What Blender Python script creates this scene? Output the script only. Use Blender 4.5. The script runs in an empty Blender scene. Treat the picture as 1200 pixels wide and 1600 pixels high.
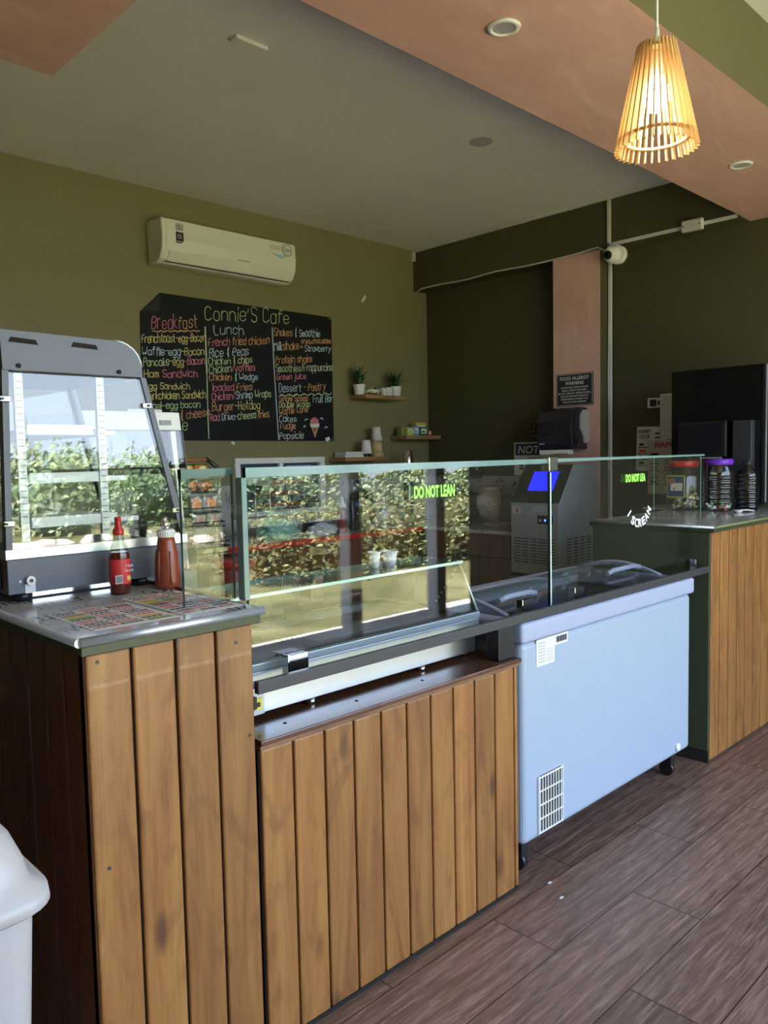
import bpy, bmesh, math, random
from mathutils import Vector, Matrix, noise
random.seed(7)
S = bpy.context.scene
COL = S.collection

# ------------------------------------------------------------------ camera, sky, sun, exposure
YAW, PITCH, ROLL, FPX = 0.800388, -0.0707379, -0.0202303, 1234.17
fw = Vector((math.cos(YAW)*math.cos(PITCH), math.sin(YAW)*math.cos(PITCH), math.sin(PITCH)))
rt = Vector((math.sin(YAW), -math.cos(YAW), 0)); up = rt.cross(fw)
r2 = rt*math.cos(ROLL)+up*math.sin(ROLL); u2 = -rt*math.sin(ROLL)+up*math.cos(ROLL)
cd = bpy.data.cameras.new('camera'); cam = bpy.data.objects.new('camera', cd); COL.objects.link(cam)
cd.sensor_width = 36; cd.sensor_fit = 'AUTO'; cd.lens = FPX/1600*36; cd.clip_start = .02; cd.clip_end = 300
M3 = Matrix((r2, u2, -fw)).transposed(); cam.matrix_world = M3.to_4x4(); cam.location = (0, 0, 1.48)
S.camera = cam
S.view_settings.view_transform = 'Standard'; S.view_settings.look = 'None'
S.view_settings.exposure = 1.38; S.view_settings.gamma = 1.0; S.view_settings.use_curve_mapping = False
S.render.engine = 'CYCLES'
S.cycles.transparent_max_bounces = 32; S.cycles.max_bounces = 10; S.cycles.diffuse_bounces = 5; S.cycles.glossy_bounces = 5
S.cycles.caustics_reflective = False; S.cycles.caustics_refractive = False
S.cycles.sample_clamp_indirect = 8.0
S.cycles.use_denoising = True

SKY_STRENGTH, SUN_STRENGTH = 3.0, 44.0
W = bpy.data.worlds.new('sky'); S.world = W; W.use_nodes = True
wn = W.node_tree; wn.nodes.clear()
o_ = wn.nodes.new('ShaderNodeOutputWorld'); bg = wn.nodes.new('ShaderNodeBackground'); bg.inputs['Strength'].default_value = SKY_STRENGTH
tc = wn.nodes.new('ShaderNodeTexCoord'); sx = wn.nodes.new('ShaderNodeSeparateXYZ'); cr = wn.nodes.new('ShaderNodeValToRGB')
cr.color_ramp.elements[0].position = 0.0; cr.color_ramp.elements[0].color = (.70, .82, 1.0, 1)
cr.color_ramp.elements[1].position = .55; cr.color_ramp.elements[1].color = (.46, .66, 1.0, 1)
wn.links.new(tc.outputs['Generated'], sx.inputs[0]); wn.links.new(sx.outputs['Z'], cr.inputs[0])
wn.links.new(cr.outputs[0], bg.inputs['Color']); wn.links.new(bg.outputs[0], o_.inputs[0])
sd = bpy.data.lights.new('sun', 'SUN'); sd.energy = SUN_STRENGTH; sd.angle = .01; sd.color = (1, .965, .92)
sun = bpy.data.objects.new('sun', sd); COL.objects.link(sun)
sun.rotation_euler = Vector((.42, -.20, -.88)).to_track_quat('-Z', 'Y').to_euler(); sun.location = (0, -20, 20)
pd = bpy.data.lights.new('daylight_portal', 'AREA'); pd.shape = 'RECTANGLE'; pd.size = 5.1; pd.size_y = 2.75
pd.cycles.is_portal = True
po = bpy.data.objects.new('daylight_portal', pd); COL.objects.link(po); po.location = (2.9, -1.27, 1.4)
po.rotation_euler = Vector((0, 1, 0)).to_track_quat('-Z', 'Z').to_euler()

# ------------------------------------------------------------------ mesh builder
class MB:
    def __init__(s): s.bm = bmesh.new(); s.mats = []
    def mi(s, m):
        if m not in s.mats: s.mats.append(m)
        return s.mats.index(m)
    def face(s, pts, m, smooth=False):
        vs = [s.bm.verts.new(p) for p in pts]; f = s.bm.faces.new(vs); f.material_index = s.mi(m); f.smooth = smooth; return f
    def _merge(s, b, m, smooth=False):
        i = s.mi(m)
        for f in b.faces: f.material_index = i; f.smooth = smooth
        me = bpy.data.meshes.new('t'); b.to_mesh(me); b.free(); s.bm.from_mesh(me); bpy.data.meshes.remove(me)
    def box(s, x0, x1, y0, y1, z0, z1, m, bev=.002, seg=2, mat=None):
        b = bmesh.new(); bmesh.ops.create_cube(b, size=1)
        for v in b.verts: v.co = Vector(((x0+x1)/2+v.co.x*(x1-x0), (y0+y1)/2+v.co.y*(y1-y0), (z0+z1)/2+v.co.z*(z1-z0)))
        bev = min(bev, .45*min(abs(x1-x0), abs(y1-y0), abs(z1-z0)))
        if bev > 0: bmesh.ops.bevel(b, geom=b.edges[:], offset=bev, segments=seg, affect='EDGES', profile=.5)
        if mat: bmesh.ops.transform(b, matrix=mat, verts=b.verts)
        s._merge(b, m); return s
    def cyl(s, p0, p1, r0, m, r1=None, n=20, caps=True, smooth=True):
        p0, p1 = Vector(p0), Vector(p1); r1 = r0 if r1 is None else r1
        b = bmesh.new(); L = (p1-p0).length
        bmesh.ops.create_cone(b, cap_ends=caps, segments=n, radius1=r0, radius2=r1, depth=L)
        q = (p1-p0).to_track_quat('Z', 'Y').to_matrix().to_4x4()
        bmesh.ops.transform(b, matrix=Matrix.Translation((p0+p1)/2) @ q, verts=b.verts)
        i = s.mi(m)
        for f in b.faces: f.material_index = i; f.smooth = smooth and len(f.verts) == 4
        me = bpy.data.meshes.new('t'); b.to_mesh(me); b.free(); s.bm.from_mesh(me); bpy.data.meshes.remove(me); return s
    def lathe(s, c, prof, m, n=28, smooth=True, sx=1, sy=1, mat=None):
        c = Vector(c); rings = []; i = s.mi(m)
        for r, z in prof:
            ring = []
            for k in range(n):
                a = 2*math.pi*k/n; p = Vector((r*math.cos(a)*sx, r*math.sin(a)*sy, z))
                if mat: p = mat @ p
                ring.append(s.bm.verts.new(c+p))
            rings.append(ring)
        for a, b in zip(rings, rings[1:]):
            for k in range(n):
                f = s.bm.faces.new((a[k], a[(k+1) % n], b[(k+1) % n], b[k])); f.material_index = i; f.smooth = smooth
        for ring, rev in ((rings[0], True), (rings[-1], False)):
            f = s.bm.faces.new(ring[::-1] if rev else ring); f.material_index = i
        return s
    def prism(s, poly, axis, a0, a1, m, smooth=False, bev=0):
        """poly: 2D points; axis 'x': (y,z) 'y': (x,z) 'z': (x,y); extruded a0..a1"""
        def P(u, v, a): return {'x': (a, u, v), 'y': (u, a, v), 'z': (u, v, a)}[axis]
        b = bmesh.new()
        A = [b.verts.new(P(u, v, a0)) for u, v in poly]; B = [b.verts.new(P(u, v, a1)) for u, v in poly]
        n = len(poly)
        b.faces.new(A); b.faces.new(B[::-1])
        for k in range(n): b.faces.new((A[k], B[k], B[(k+1) % n], A[(k+1) % n]))
        bmesh.ops.recalc_face_normals(b, faces=b.faces)
        if bev: bmesh.ops.bevel(b, geom=b.edges[:], offset=bev, segments=2, affect='EDGES', profile=.5)
        s._merge(b, m, smooth); return s
    def tube(s, pts, r, m, n=8, closed=False):
        pts = [Vector(p) for p in pts]; i = s.mi(m); rings = []; N = len(pts); nrm = None
        for k, p in enumerate(pts):
            if closed: t = pts[(k+1) % N]-pts[k-1]
            else: t = pts[min(k+1, N-1)]-pts[max(k-1, 0)]
            t.normalize()
            if nrm is None:
                nrm = t.orthogonal().normalized()
            nrm = (nrm-t*nrm.dot(t)).normalized(); bn = t.cross(nrm)
            rings.append([s.bm.verts.new(p+(nrm*math.cos(2*math.pi*j/n)+bn*math.sin(2*math.pi*j/n))*r) for j in range(n)])
        pairs = list(zip(rings, rings[1:])) + ([(rings[-1], rings[0])] if closed else [])
        for a, b in pairs:
            for j in range(n):
                f = s.bm.faces.new((a[j], a[(j+1) % n], b[(j+1) % n], b[j])); f.material_index = i; f.smooth = True
        if not closed:
            for ring, rev in ((rings[0], True), (rings[-1], False)):
                f = s.bm.faces.new(ring[::-1] if rev else ring); f.material_index = i
        return s
    def ball(s, c, r, m, seg=16, scale=(1, 1, 1)):
        b = bmesh.new(); bmesh.ops.create_uvsphere(b, u_segments=seg, v_segments=max(6, seg//2), radius=r)
        for v in b.verts: v.co = Vector(c)+Vector((v.co.x*scale[0], v.co.y*scale[1], v.co.z*scale[2]))
        s._merge(b, m, True); return s
    def text(s, body, o, ux, uz, h, m, width=None, align='LEFT', bold=0, off=.0006, italic=0, spacing=1.0):
        """flat lettering: o = baseline start, ux = reading direction, uz = up, h = cap height"""
        c = bpy.data.curves.new('t', 'FONT'); c.body = body; c.size = 1; c.offset = bold; c.resolution_u = 3; c.shear = italic; c.space_character = spacing
        ob = bpy.data.objects.new('t', c); me = bpy.data.meshes.new_from_object(ob)
        ux, uz, o = Vector(ux).normalized(), Vector(uz).normalized(), Vector(o); nz = ux.cross(uz)
        if not len(me.vertices): return s
        xs = [v.co.x for v in me.vertices]; x0, x1 = min(xs), max(xs); k = h/.73; kx = k
        if width: kx = width/(x1-x0)
        dx = {'LEFT': 0, 'CENTER': -(x1-x0)*kx/2, 'RIGHT': -(x1-x0)*kx}[align]
        for v in me.vertices: v.co = o+ux*((v.co.x-x0)*kx+dx)+uz*(v.co.y*k)+nz*off
        i = s.mi(m)
        for p in me.polygons: p.material_index = i
        s.bm.from_mesh(me); bpy.data.objects.remove(ob); bpy.data.meshes.remove(me); bpy.data.curves.remove(c); return s
    def build(s, name, parent=None, local=False):
        me = bpy.data.meshes.new(name)
        if parent is not None and not local:
            root = parent
            while root.parent: root = root.parent
            off = root.location
            for v in s.bm.verts: v.co -= off
        bmesh.ops.recalc_face_normals(s.bm, faces=[f for f in s.bm.faces if not f.smooth and False])
        s.bm.to_mesh(me); s.bm.free()
        for m in s.mats: me.materials.append(m)
        ob = bpy.data.objects.new(name, me); COL.objects.link(ob)
        if parent is not None: ob.parent = parent
        return ob

def tag(o, label, cat, group=None, kind=None):
    if label: o['label'] = label
    if cat: o['category'] = cat
    if group: o['group'] = group
    if kind: o['kind'] = kind
    return o
def struct(mb, name, label=None):
    o = mb.build(name); o['kind'] = 'structure'
    if label: o['label'] = label
    return o
def thing(name, loc, label, cat, group=None):
    o = bpy.data.objects.new(name, None); o.empty_display_size = .05; COL.objects.link(o); o.location = loc
    return tag(o, label, cat, group)
def dup(root, loc, label, rz=None, group=None, depth=0):
    r = root.copy(); COL.objects.link(r); r.location = loc; r['label'] = label
    if rz is not None: r.rotation_euler = (0, 0, rz)
    if group: r['group'] = group
    def kids(src, dst):
        for ch in list(src.children):
            c = ch.copy(); COL.objects.link(c); c.parent = dst; kids(ch, c)
    kids(root, r); return r

# ------------------------------------------------------------------ materials
class NT:
    def __init__(s, name):
        s.m = bpy.data.materials.new(name); s.m.use_nodes = True; s.t = s.m.node_tree; s.t.nodes.clear()
        s.out = s.t.nodes.new('ShaderNodeOutputMaterial')
    def n(s, ty, ins=None, **kw):
        nd = s.t.nodes.new('ShaderNode'+ty)
        for k, v in kw.items(): setattr(nd, k, v)
        for k, v in (ins or {}).items(): s.set(nd.inputs[k], v)
        return nd
    def set(s, inp, v):
        if isinstance(v, bpy.types.NodeSocket): s.t.links.new(v, inp)
        elif isinstance(v, bpy.types.Node): s.t.links.new(v.outputs[0], inp)
        else: inp.default_value = v
    def math(s, op, a, b=0.0, c=0.0):
        nd = s.n('Math', operation=op); s.set(nd.inputs[0], a); s.set(nd.inputs[1], b); s.set(nd.inputs[2], c); return nd.outputs[0]
    def mix(s, f, a, b, mode='MIX'):
        nd = s.n('Mix', data_type='RGBA', blend_type=mode); s.set(nd.inputs[0], f); s.set(nd.inputs[6], a); s.set(nd.inputs[7], b); return nd.outputs[2]
    def ramp(s, f, *st):
        nd = s.n('ValToRGB'); e = nd.color_ramp.elements
        while len(e) < len(st): e.new(.5)
        for el, (p, c) in zip(e, st): el.position = p; el.color = c if len(c) == 4 else (*c, 1)
        s.set(nd.inputs[0], f); return nd.outputs[0]
    def pos(s): return s.n('NewGeometry').outputs['Position']
    def noise(s, vec, scale, detail=3, rough=.55, dist=0):
        nd = s.n('TexNoise', {'Scale': scale, 'Detail': detail, 'Roughness': rough, 'Distortion': dist}); s.set(nd.inputs['Vector'], vec); return nd.outputs[0]
    def map(s, vec, sc=(1, 1, 1), loc=(0, 0, 0), rot=(0, 0, 0)):
        nd = s.n('Mapping', {'Scale': sc, 'Location': loc, 'Rotation': rot}); s.set(nd.inputs['Vector'], vec); return nd.outputs[0]
    def pbr(s, col, rough=.5, metal=0, spec=.5, bump=None, bstr=.2, bdist=.002, coat=0, emit=None, estr=0, trans=0, alpha=None):
        p = s.n('BsdfPrincipled'); s.set(p.inputs['Base Color'], col if not isinstance(col, tuple) else (*col[:3], 1)); s.set(p.inputs['Roughness'], rough)
        s.set(p.inputs['Metallic'], metal); s.set(p.inputs['Specular IOR Level'], spec); s.set(p.inputs['Coat Weight'], coat)
        if trans: s.set(p.inputs['Transmission Weight'], trans)
        if emit: s.set(p.inputs['Emission Color'], (*emit, 1)); s.set(p.inputs['Emission Strength'], estr)
        if bump is not None:
            b = s.n('Bump', {'Strength': bstr, 'Distance': bdist}); s.set(b.inputs['Height'], bump); s.t.links.new(b.outputs[0], p.inputs['Normal'])
        s.t.links.new(p.outputs[0], s.out.inputs[0]); return s.m

def plain(name, col, rough=.5, metal=0, spec=.5, var=.06, **k):
    t = NT(name); nz = t.noise(t.pos(), 9, 3)
    f = t.math('MULTIPLY_ADD', nz, 2*var, 1-var)
    c = t.mix(1, (*col, 1), t.n('CombineColor', {0: f, 1: f, 2: f}).outputs[0], 'MULTIPLY')
    return t.pbr(c, rough, metal, spec, **k)
def emis(name, col, st):
    t = NT(name); e = t.n('Emission', {'Color': (*col, 1), 'Strength': st}); t.t.links.new(e.outputs[0], t.out.inputs[0]); return t.m
def glassmat(name, tint=(.97, .985, .975), f0=.038, rough=0.0):
    t = NT(name); lw = t.n('LayerWeight', {'Blend': .5})
    p5 = t.math('POWER', lw.outputs['Facing'], 5.0); fac = t.math('MULTIPLY_ADD', p5, 1-f0, f0)
    tr = t.n('BsdfTransparent', {'Color': (*tint, 1)}); gl = t.n('BsdfGlossy', {'Color': (1, 1, 1, 1), 'Roughness': rough})
    mx = t.n('MixShader', {0: fac}); t.t.links.new(tr.outputs[0], mx.inputs[1]); t.t.links.new(gl.outputs[0], mx.inputs[2])
    t.t.links.new(mx.outputs[0], t.out.inputs[0]); return t.m

def wood(name, c1, c2, c3, axis='z', rough=.3, dark=(.05, .02, .008), coat=.3):
    t = NT(name); g = t.n('NewGeometry'); rnd = g.outputs['Random Per Island']
    ofs = t.n('CombineXYZ', {0: t.math('MULTIPLY', rnd, 17.0), 1: t.math('MULTIPLY', rnd, 9.0), 2: t.math('MULTIPLY', rnd, 31.0)})
    v = t.n('VectorMath', {0: g.outputs['Position'], 1: ofs.outputs[0]}, operation='ADD').outputs[0]
    sc = {'z': (1, 1, .13), 'x': (.13, 1, 1), 'y': (1, .13, 1)}[axis]
    sc2 = {'z': (1, 1, .02), 'x': (.02, 1, 1), 'y': (1, .02, 1)}[axis]
    big = t.noise(t.map(v, sc), 9, 4, .6, 1.6)
    fig = t.noise(t.map(v, {'z': (1, 1, .45), 'x': (.45, 1, 1), 'y': (1, .45, 1)}[axis]), 7, 3, .5, 2.2)
    fine = t.noise(t.map(v, sc2), 190, 2, .6)
    base = t.ramp(big, (.3, c1), (.52, c2), (.72, c3))
    base = t.mix(t.math('MULTIPLY', t.ramp(fig, (.52, (0, 0, 0)), (.68, (1, 1, 1))), .46), base, (*[a*.62 for a in c3], 1))
    base = t.mix(t.math('MULTIPLY', t.ramp(fine, (.45, (0, 0, 0)), (.75, (1, 1, 1))), .22), base, (*dark, 1))
    kn = t.n('TexVoronoi', {'Scale': 1.0}, feature='F1'); t.set(kn.inputs['Vector'], t.map(v, {'z': (7, 7, 2.6), 'x': (2.6, 7, 7), 'y': (7, 2.6, 7)}[axis]))
    kd = t.ramp(kn.outputs['Distance'], (.06, (1, 1, 1)), (.16, (0, 0, 0)))
    base = t.mix(t.math('MULTIPLY', kd, .75), base, (*dark, 1))
    val = t.math('MULTIPLY_ADD', rnd, .34, .83)
    base = t.mix(1, base, t.n('CombineColor', {0: val, 1: val, 2: val}).outputs[0], 'MULTIPLY')
    return t.pbr(base, t.math('MULTIPLY_ADD', big, .25, rough-.1), 0, .5, bump=fine, bstr=.12, coat=coat)

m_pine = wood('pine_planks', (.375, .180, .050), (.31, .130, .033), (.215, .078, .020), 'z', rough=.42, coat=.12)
m_pine_dark = wood('pine_planks_brown_shade', (.16, .055, .022), (.12, .038, .016), (.08, .026, .012), 'z', rough=.35)
m_ledge = wood('pine_ledge', (.14, .055, .024), (.11, .042, .018), (.07, .028, .012), 'x', rough=.2)
m_ply = wood('plywood_edge', (.32, .15, .06), (.24, .11, .045), (.16, .07, .03), 'x')
m_shelf = wood('shelf_wood', (.42, .23, .10), (.34, .18, .075), (.26, .13, .05), 'x', rough=.5, coat=0)
m_lampwood = plain('lamp_wood', (.68, .44, .17), .5)
m_gap = plain('gap_black', (.012, .008, .006), .9)

def wallpaint(name, col, rough=.55, patch=.10, bst=.08):
    t = NT(name); p = t.pos(); a = t.noise(p, 1.3, 4, .6); b = t.noise(p, 60, 2); 
    f = t.math('ADD', t.math('MULTIPLY_ADD', a, 2*patch, 1-patch), t.math('MULTIPLY_ADD', b, .06, -.03))
    c = t.mix(1, (*col, 1), t.n('CombineColor', {0: f, 1: f, 2: f}).outputs[0], 'MULTIPLY')
    return t.pbr(c, rough, 0, .35, bump=b, bstr=bst)
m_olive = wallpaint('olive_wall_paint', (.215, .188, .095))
m_olive_dark = wallpaint('darker_olive_wall', (.075, .070, .032))  # same olive hue, set much darker, for right wall, beam and pillar side
m_gray = wallpaint('gray_ceiling_paint', (.80, .77, .745), .5)
m_white = wallpaint('white_ceiling_paint', (.75, .73, .70), .6)
t = NT('pink_soffit_paint'); p = t.pos(); a = t.noise(t.map(p, (1, 2.5, 1)), 2.2, 5, .65, 1.2); b = t.noise(p, 40, 3)
c = t.ramp(a, (.30, (.66, .39, .33)), (.55, (.72, .44, .375)), (.75, (.80, .54, .46)))
m_pink = t.pbr(c, .5, 0, .35, bump=b, bstr=.1)
m_green = wallpaint('green_gloss_paint', (.050, .062, .034), .3, .18)

# floor: dark wood-look porcelain planks running with the counter
t = NT('wood_look_tile'); sep = t.n('SeparateXYZ', {0: t.pos()}); X, Y = sep.outputs[0], sep.outputs[1]
ry = t.math('DIVIDE', t.math('SUBTRACT', Y, 1.275), .235); row = t.math('FLOOR', ry); fy = t.math('SUBTRACT', ry, row)
par = t.math('ABSOLUTE', t.math('MODULO', row, 2.0))
ux = t.math('ADD', t.math('DIVIDE', t.math('SUBTRACT', X, 1.915), .905), t.math('MULTIPLY', par, .5)); ci = t.math('FLOOR', ux); fx = t.math('SUBTRACT', ux, ci)
wnz = t.n('TexWhiteNoise', {'Vector': t.n('CombineXYZ', {0: row, 1: ci, 2: 3.0}).outputs[0]}); rn = wnz.outputs['Value']
vv = t.n('CombineXYZ', {0: t.math('ADD', X, t.math('MULTIPLY', rn, 40.0)), 1: t.math('ADD', Y, t.math('MULTIPLY', rn, 11.0)), 2: t.math('MULTIPLY', rn, 5.0)}).outputs[0]
g1 = t.noise(t.map(vv, (.12, 1, 1)), 26, 5, .65, 2.5); g2 = t.noise(t.map(vv, (.05, 1, 1)), 120, 3, .6, .5)
cth = t.n('TexWave', {'Scale': 7.0, 'Distortion': 6.0, 'Detail': 3.0, 'Detail Scale': 1.2}, wave_type='BANDS', bands_direction='Y'); t.set(cth.inputs['Vector'], t.map(vv, (.22, 1, 1)))
c = t.ramp(g1, (.28, (.105, .058, .040)), (.55, (.195, .113, .081)), (.78, (.31, .195, .145)))
c = t.mix(t.math('MULTIPLY', t.ramp(g2, (.52, (0, 0, 0)), (.68, (1, 1, 1))), .5), c, (.42, .285, .225, 1))
c = t.mix(t.math('MULTIPLY', t.ramp(cth.outputs[0], (.55, (0, 0, 0)), (.9, (1, 1, 1))), .28), c, (.05, .03, .023, 1))
vr = t.math('MULTIPLY_ADD', rn, .35, .82); c = t.mix(1, c, t.n('CombineColor', {0: vr, 1: vr, 2: vr}).outputs[0], 'MULTIPLY')
gx = t.math('MULTIPLY', t.math('MINIMUM', fx, t.math('SUBTRACT', 1.0, fx)), .905); gy = t.math('MULTIPLY', t.math('MINIMUM', fy, t.math('SUBTRACT', 1.0, fy)), .235)
jm = t.math('LESS_THAN', t.math('MINIMUM', gx, gy), .0017)
c = t.mix(jm, c, (.012, .008, .007, 1))
m_floor = t.pbr(c, t.math('MULTIPLY_ADD', g1, .25, .28), 0, .45, bump=t.math('SUBTRACT', g2, t.math('MULTIPLY', jm, 2.0)), bstr=.15)

# floral leaf print (counter film and splashback)
def leafprint(name, base, ink, scale, rough):
    t = NT(name); p = t.pos(); q = t.n('VectorMath', {0: p, 1: t.n('VectorMath', {0: t.n('TexNoise', {'Scale': 9.0, 'Vector': p}).outputs[1], 1: (.06, .06, .06)}, operation='MULTIPLY').outputs[0]}, operation='ADD').outputs[0]
    v = t.n('TexVoronoi', {'Scale': scale, 'Vector': q}, feature='SMOOTH_F1'); 
    w = t.n('TexWave', {'Scale': scale*1.6, 'Distortion': 9.0, 'Detail': 2.0, 'Detail Scale': 1.0, 'Vector': q})
    a = t.ramp(w.outputs[0], (.62, (0, 0, 0)), (.72, (1, 1, 1))); b = t.ramp(v.outputs['Distance'], (.35, (1, 1, 1)), (.5, (0, 0, 0)))
    k = t.math('MULTIPLY', a, b); n = t.noise(p, scale*.6, 2); k = t.math('MULTIPLY', k, t.ramp(n, (.40, (0, 0, 0)), (.52, (1, 1, 1))))
    return t.pbr(t.mix(k, (*base, 1), (*ink, 1)), rough, 0, .5)
m_film = leafprint('leaf_print_film', (.52, .50, .48), (.10, .10, .11), 11, .12)
m_tile = leafprint('leaf_print_splashback', (.42, .40, .37), (.07, .075, .08), 9, .3)

m_glass_c = glassmat('warmer_glass', f0=.046)
m_glass = glassmat('clear_glass', f0=.039)
m_glass_t = glassmat('display_glass', (.94, .965, .955), f0=.032)
m_edge = plain('glass_edge_green', (.10, .22, .19), .08, 0, .6, var=.2)
m_edge_l = plain('glass_edge_pale', (.55, .72, .66), .1, 0, .6, var=.1)
m_clear = glassmat('clear_plastic', (.93, .94, .94), .06, .05)
m_smoke = glassmat('dark_plastic', (.25, .25, .27), .06, .05)
m_steel = plain('brushed_steel', (.62, .63, .65), .32, 1, var=.12)
m_icesteel = plain('ice_machine_steel', (.46, .49, .53), .42, .55, var=.06)
m_chrome = plain('chrome', (.8, .8, .82), .1, 1)
m_rail = plain('charcoal_rail', (.045, .045, .050), .4)
m_alu = plain('pale_aluminium', (.55, .60, .66), .35, .7)
m_casegray = plain('graphite_powdercoat', (.115, .125, .15), .45)
m_whitep = plain('white_plastic', (.80, .79, .76), .4)
m_cream = plain('cream_plastic', (.52, .50, .50), .35)
m_acw = plain('ac_white', (.72, .70, .61), .35)
m_black = plain('black_plastic', (.012, .012, .014), .35)
m_blackgl = plain('black_gloss', (.006, .006, .007), .08)
m_dkin = plain('dark_interior', (.02, .021, .023), .25)
m_freez = plain('freezer_white_steel', (.36, .425, .525), .38, var=.02)
m_freezlid = plain('freezer_lid_plastic', (.38, .41, .55), .4, var=.02)
m_chalk_bd = plain('chalkboard_black', (.005, .005, .0065), .6, 0, .25, var=.5)
m_red = plain('red_plastic', (.50, .02, .02), .3)
m_redsauce = plain('hot_sauce', (.22, .02, .012), .15)
m_ketch = plain('ketchup_bottle', (.30, .065, .030), .25, var=.25)
m_paper = plain('white_paper', (.72, .71, .70), .6)
m_ink = plain('black_ink', (.02, .02, .022), .6)
m_neon = emis('glowing_green_vinyl', (.30, 1.0, .12), .9)  # vinyl lettering given its own glow, though nothing lights it from within
m_decalw = plain('white_vinyl', (.85, .85, .85), .5)
C = {}
def colm(name, rgb, rough=.45):
    if name not in C: C[name] = plain(name, rgb, rough, var=.08)
    return C[name]

# ------------------------------------------------------------------ room shell
ZC, ZS, YW, XB, XR = 3.32, 2.97, 5.0, 5.28, 5.45      # ceiling, soffit, back wall, beam face, right wall
XL, YF = -1.6, -1.25
def slab(name, x0, x1, y0, y1, z0, z1, m, label=None): return struct(MB().box(x0, x1, y0, y1, z0, z1, m, bev=0), name, label)
slab('floor', XL-.15, XR+.15, YF-.6, YW+.15, -.12, 0, m_floor, 'dark wood-look plank tile floor')
slab('wall_back', XL-.15, XR+.15, YW, YW+.15, 0, ZC+.1, m_olive, 'olive green wall behind the chalkboard')
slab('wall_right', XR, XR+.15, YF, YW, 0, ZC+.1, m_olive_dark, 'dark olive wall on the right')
slab('wall_left', XL-.15, XL, YF-.15, YW, 0, ZC+.1, m_olive)
mb = MB(); mb.box(XL, .25, YF-.15, YF, 0, ZC+.1, m_olive, 0); mb.box(.25, XR+.15, YF-.15, YF, 2.9, ZC+.1, m_olive, 0); struct(mb, 'wall_front')
slab('ceiling', XL-.15, XR+.15, 1.42, YW+.15, ZC, ZC+.12, m_gray, 'matt gray ceiling over the kitchen area')
o = slab('ceiling.001', XL-.15, XR+.15, YF-.15, 1.42, ZC, ZC+.12, m_white, 'white ceiling over the customer side')
# dropped pink soffit over the counters (L shaped), olive on the customer side
mb = MB()
poly = [(XL, 1.37), (XR, 1.37), (XR, 2.10), (1.31, 2.10), (1.31, 3.14), (XL, 3.14)]
A = [mb.bm.verts.new((x, y, ZS)) for x, y in poly]; B = [mb.bm.verts.new((x, y, ZC)) for x, y in poly]
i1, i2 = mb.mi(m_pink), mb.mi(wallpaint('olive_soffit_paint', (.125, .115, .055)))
f = mb.bm.faces.new(A[::-1]); f.material_index = i1
for k in range(6):
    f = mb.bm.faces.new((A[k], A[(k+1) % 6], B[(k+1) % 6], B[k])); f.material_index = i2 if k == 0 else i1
struct(mb, 'trim_1', 'dropped pink soffit above the counter with an olive front')
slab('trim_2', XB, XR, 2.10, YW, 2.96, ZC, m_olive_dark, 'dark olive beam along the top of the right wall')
mb = MB(); mb.box(XB, XR, 3.11, 3.52, 0, 2.96, m_pink, bev=.004)
for f in mb.bm.faces:
    f.normal_update()
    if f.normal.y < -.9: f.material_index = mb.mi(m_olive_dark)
struct(mb, 'trim_3', 'narrow pink pillar on the right wall')

struct(MB().box(2.05, 2.22, 2.97, 3.02, ZC-.018, ZC, m_gray, .004), 'trim_8', 'small raised plaster strip on the gray ceiling')
struct(MB().cyl((3.79, 3.02, ZC-.003), (3.79, 3.02, ZC), .07, plain('ceiling_patch_gray', (.42, .41, .42), .6), n=18), 'trim_9', 'round gray patch on the ceiling')
# ------------------------------------------------------------------ outdoors in front of the cafe (seen mirrored in the glass)
def noisy(name, cols, scale, rough=.9):
    t = NT(name); p = t.pos(); a = t.noise(p, scale, 5, .7); b = t.noise(p, scale*.13, 2)
    c = t.ramp(t.math('MULTIPLY_ADD', b, .5, t.math('MULTIPLY', a, .6)), *cols); return t.pbr(c, rough, 0, .2)
m_ground = noisy('dry_grass_ground', ((.42, (.04, .045, .018)), (.55, (.10, .10, .04)), (.70, (.22, .20, .10))), 1.2)
m_leaf = noisy('sunlit_foliage', ((.35, (.02, .04, .008)), (.5, (.10, .16, .03)), (.68, (.30, .36, .10))), 5)
m_leafy = noisy('yellow_foliage', ((.35, (.05, .06, .01)), (.5, (.22, .22, .04)), (.68, (.45, .42, .12))), 6)
m_hill = noisy('far_hill', ((.35, (.06, .09, .04)), (.55, (.13, .17, .07)), (.7, (.20, .24, .12))), .6)
mb = MB(); mb.box(-40, 60, -27, YF-.6, -.5, -.25, m_ground, 0); struct(mb, 'ground')
m_bounce_strip = noisy('pale_bounce_strip', ((.35, (.48, .455, .40)), (.65, (.60, .575, .52))), 2)
mb = MB(); mb.box(-7, 16, -2.4, YF-.6, -.2, -.14, m_bounce_strip, 0); struct(mb, 'ground.001')  # pale strip added out of view to bounce daylight up into the room
def blob(mb, c, r, m, seed, sub=4, amp=.35, sc=(1, 1, 1)):
    b = bmesh.new(); bmesh.ops.create_icosphere(b, subdivisions=sub, radius=1)
    for v in b.verts:
        d = v.co.normalized(); q = d*2.2+Vector((seed*3.1, seed, 0))
        k = 1+amp*noise.noise(q)+.22*noise.noise(q*3.3)+.12*noise.noise(q*9)
        v.co = Vector(c)+Vector((d.x*r*k*sc[0], d.y*r*k*sc[1], d.z*r*k*sc[2]))
    mb._merge(b, m, False)
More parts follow.
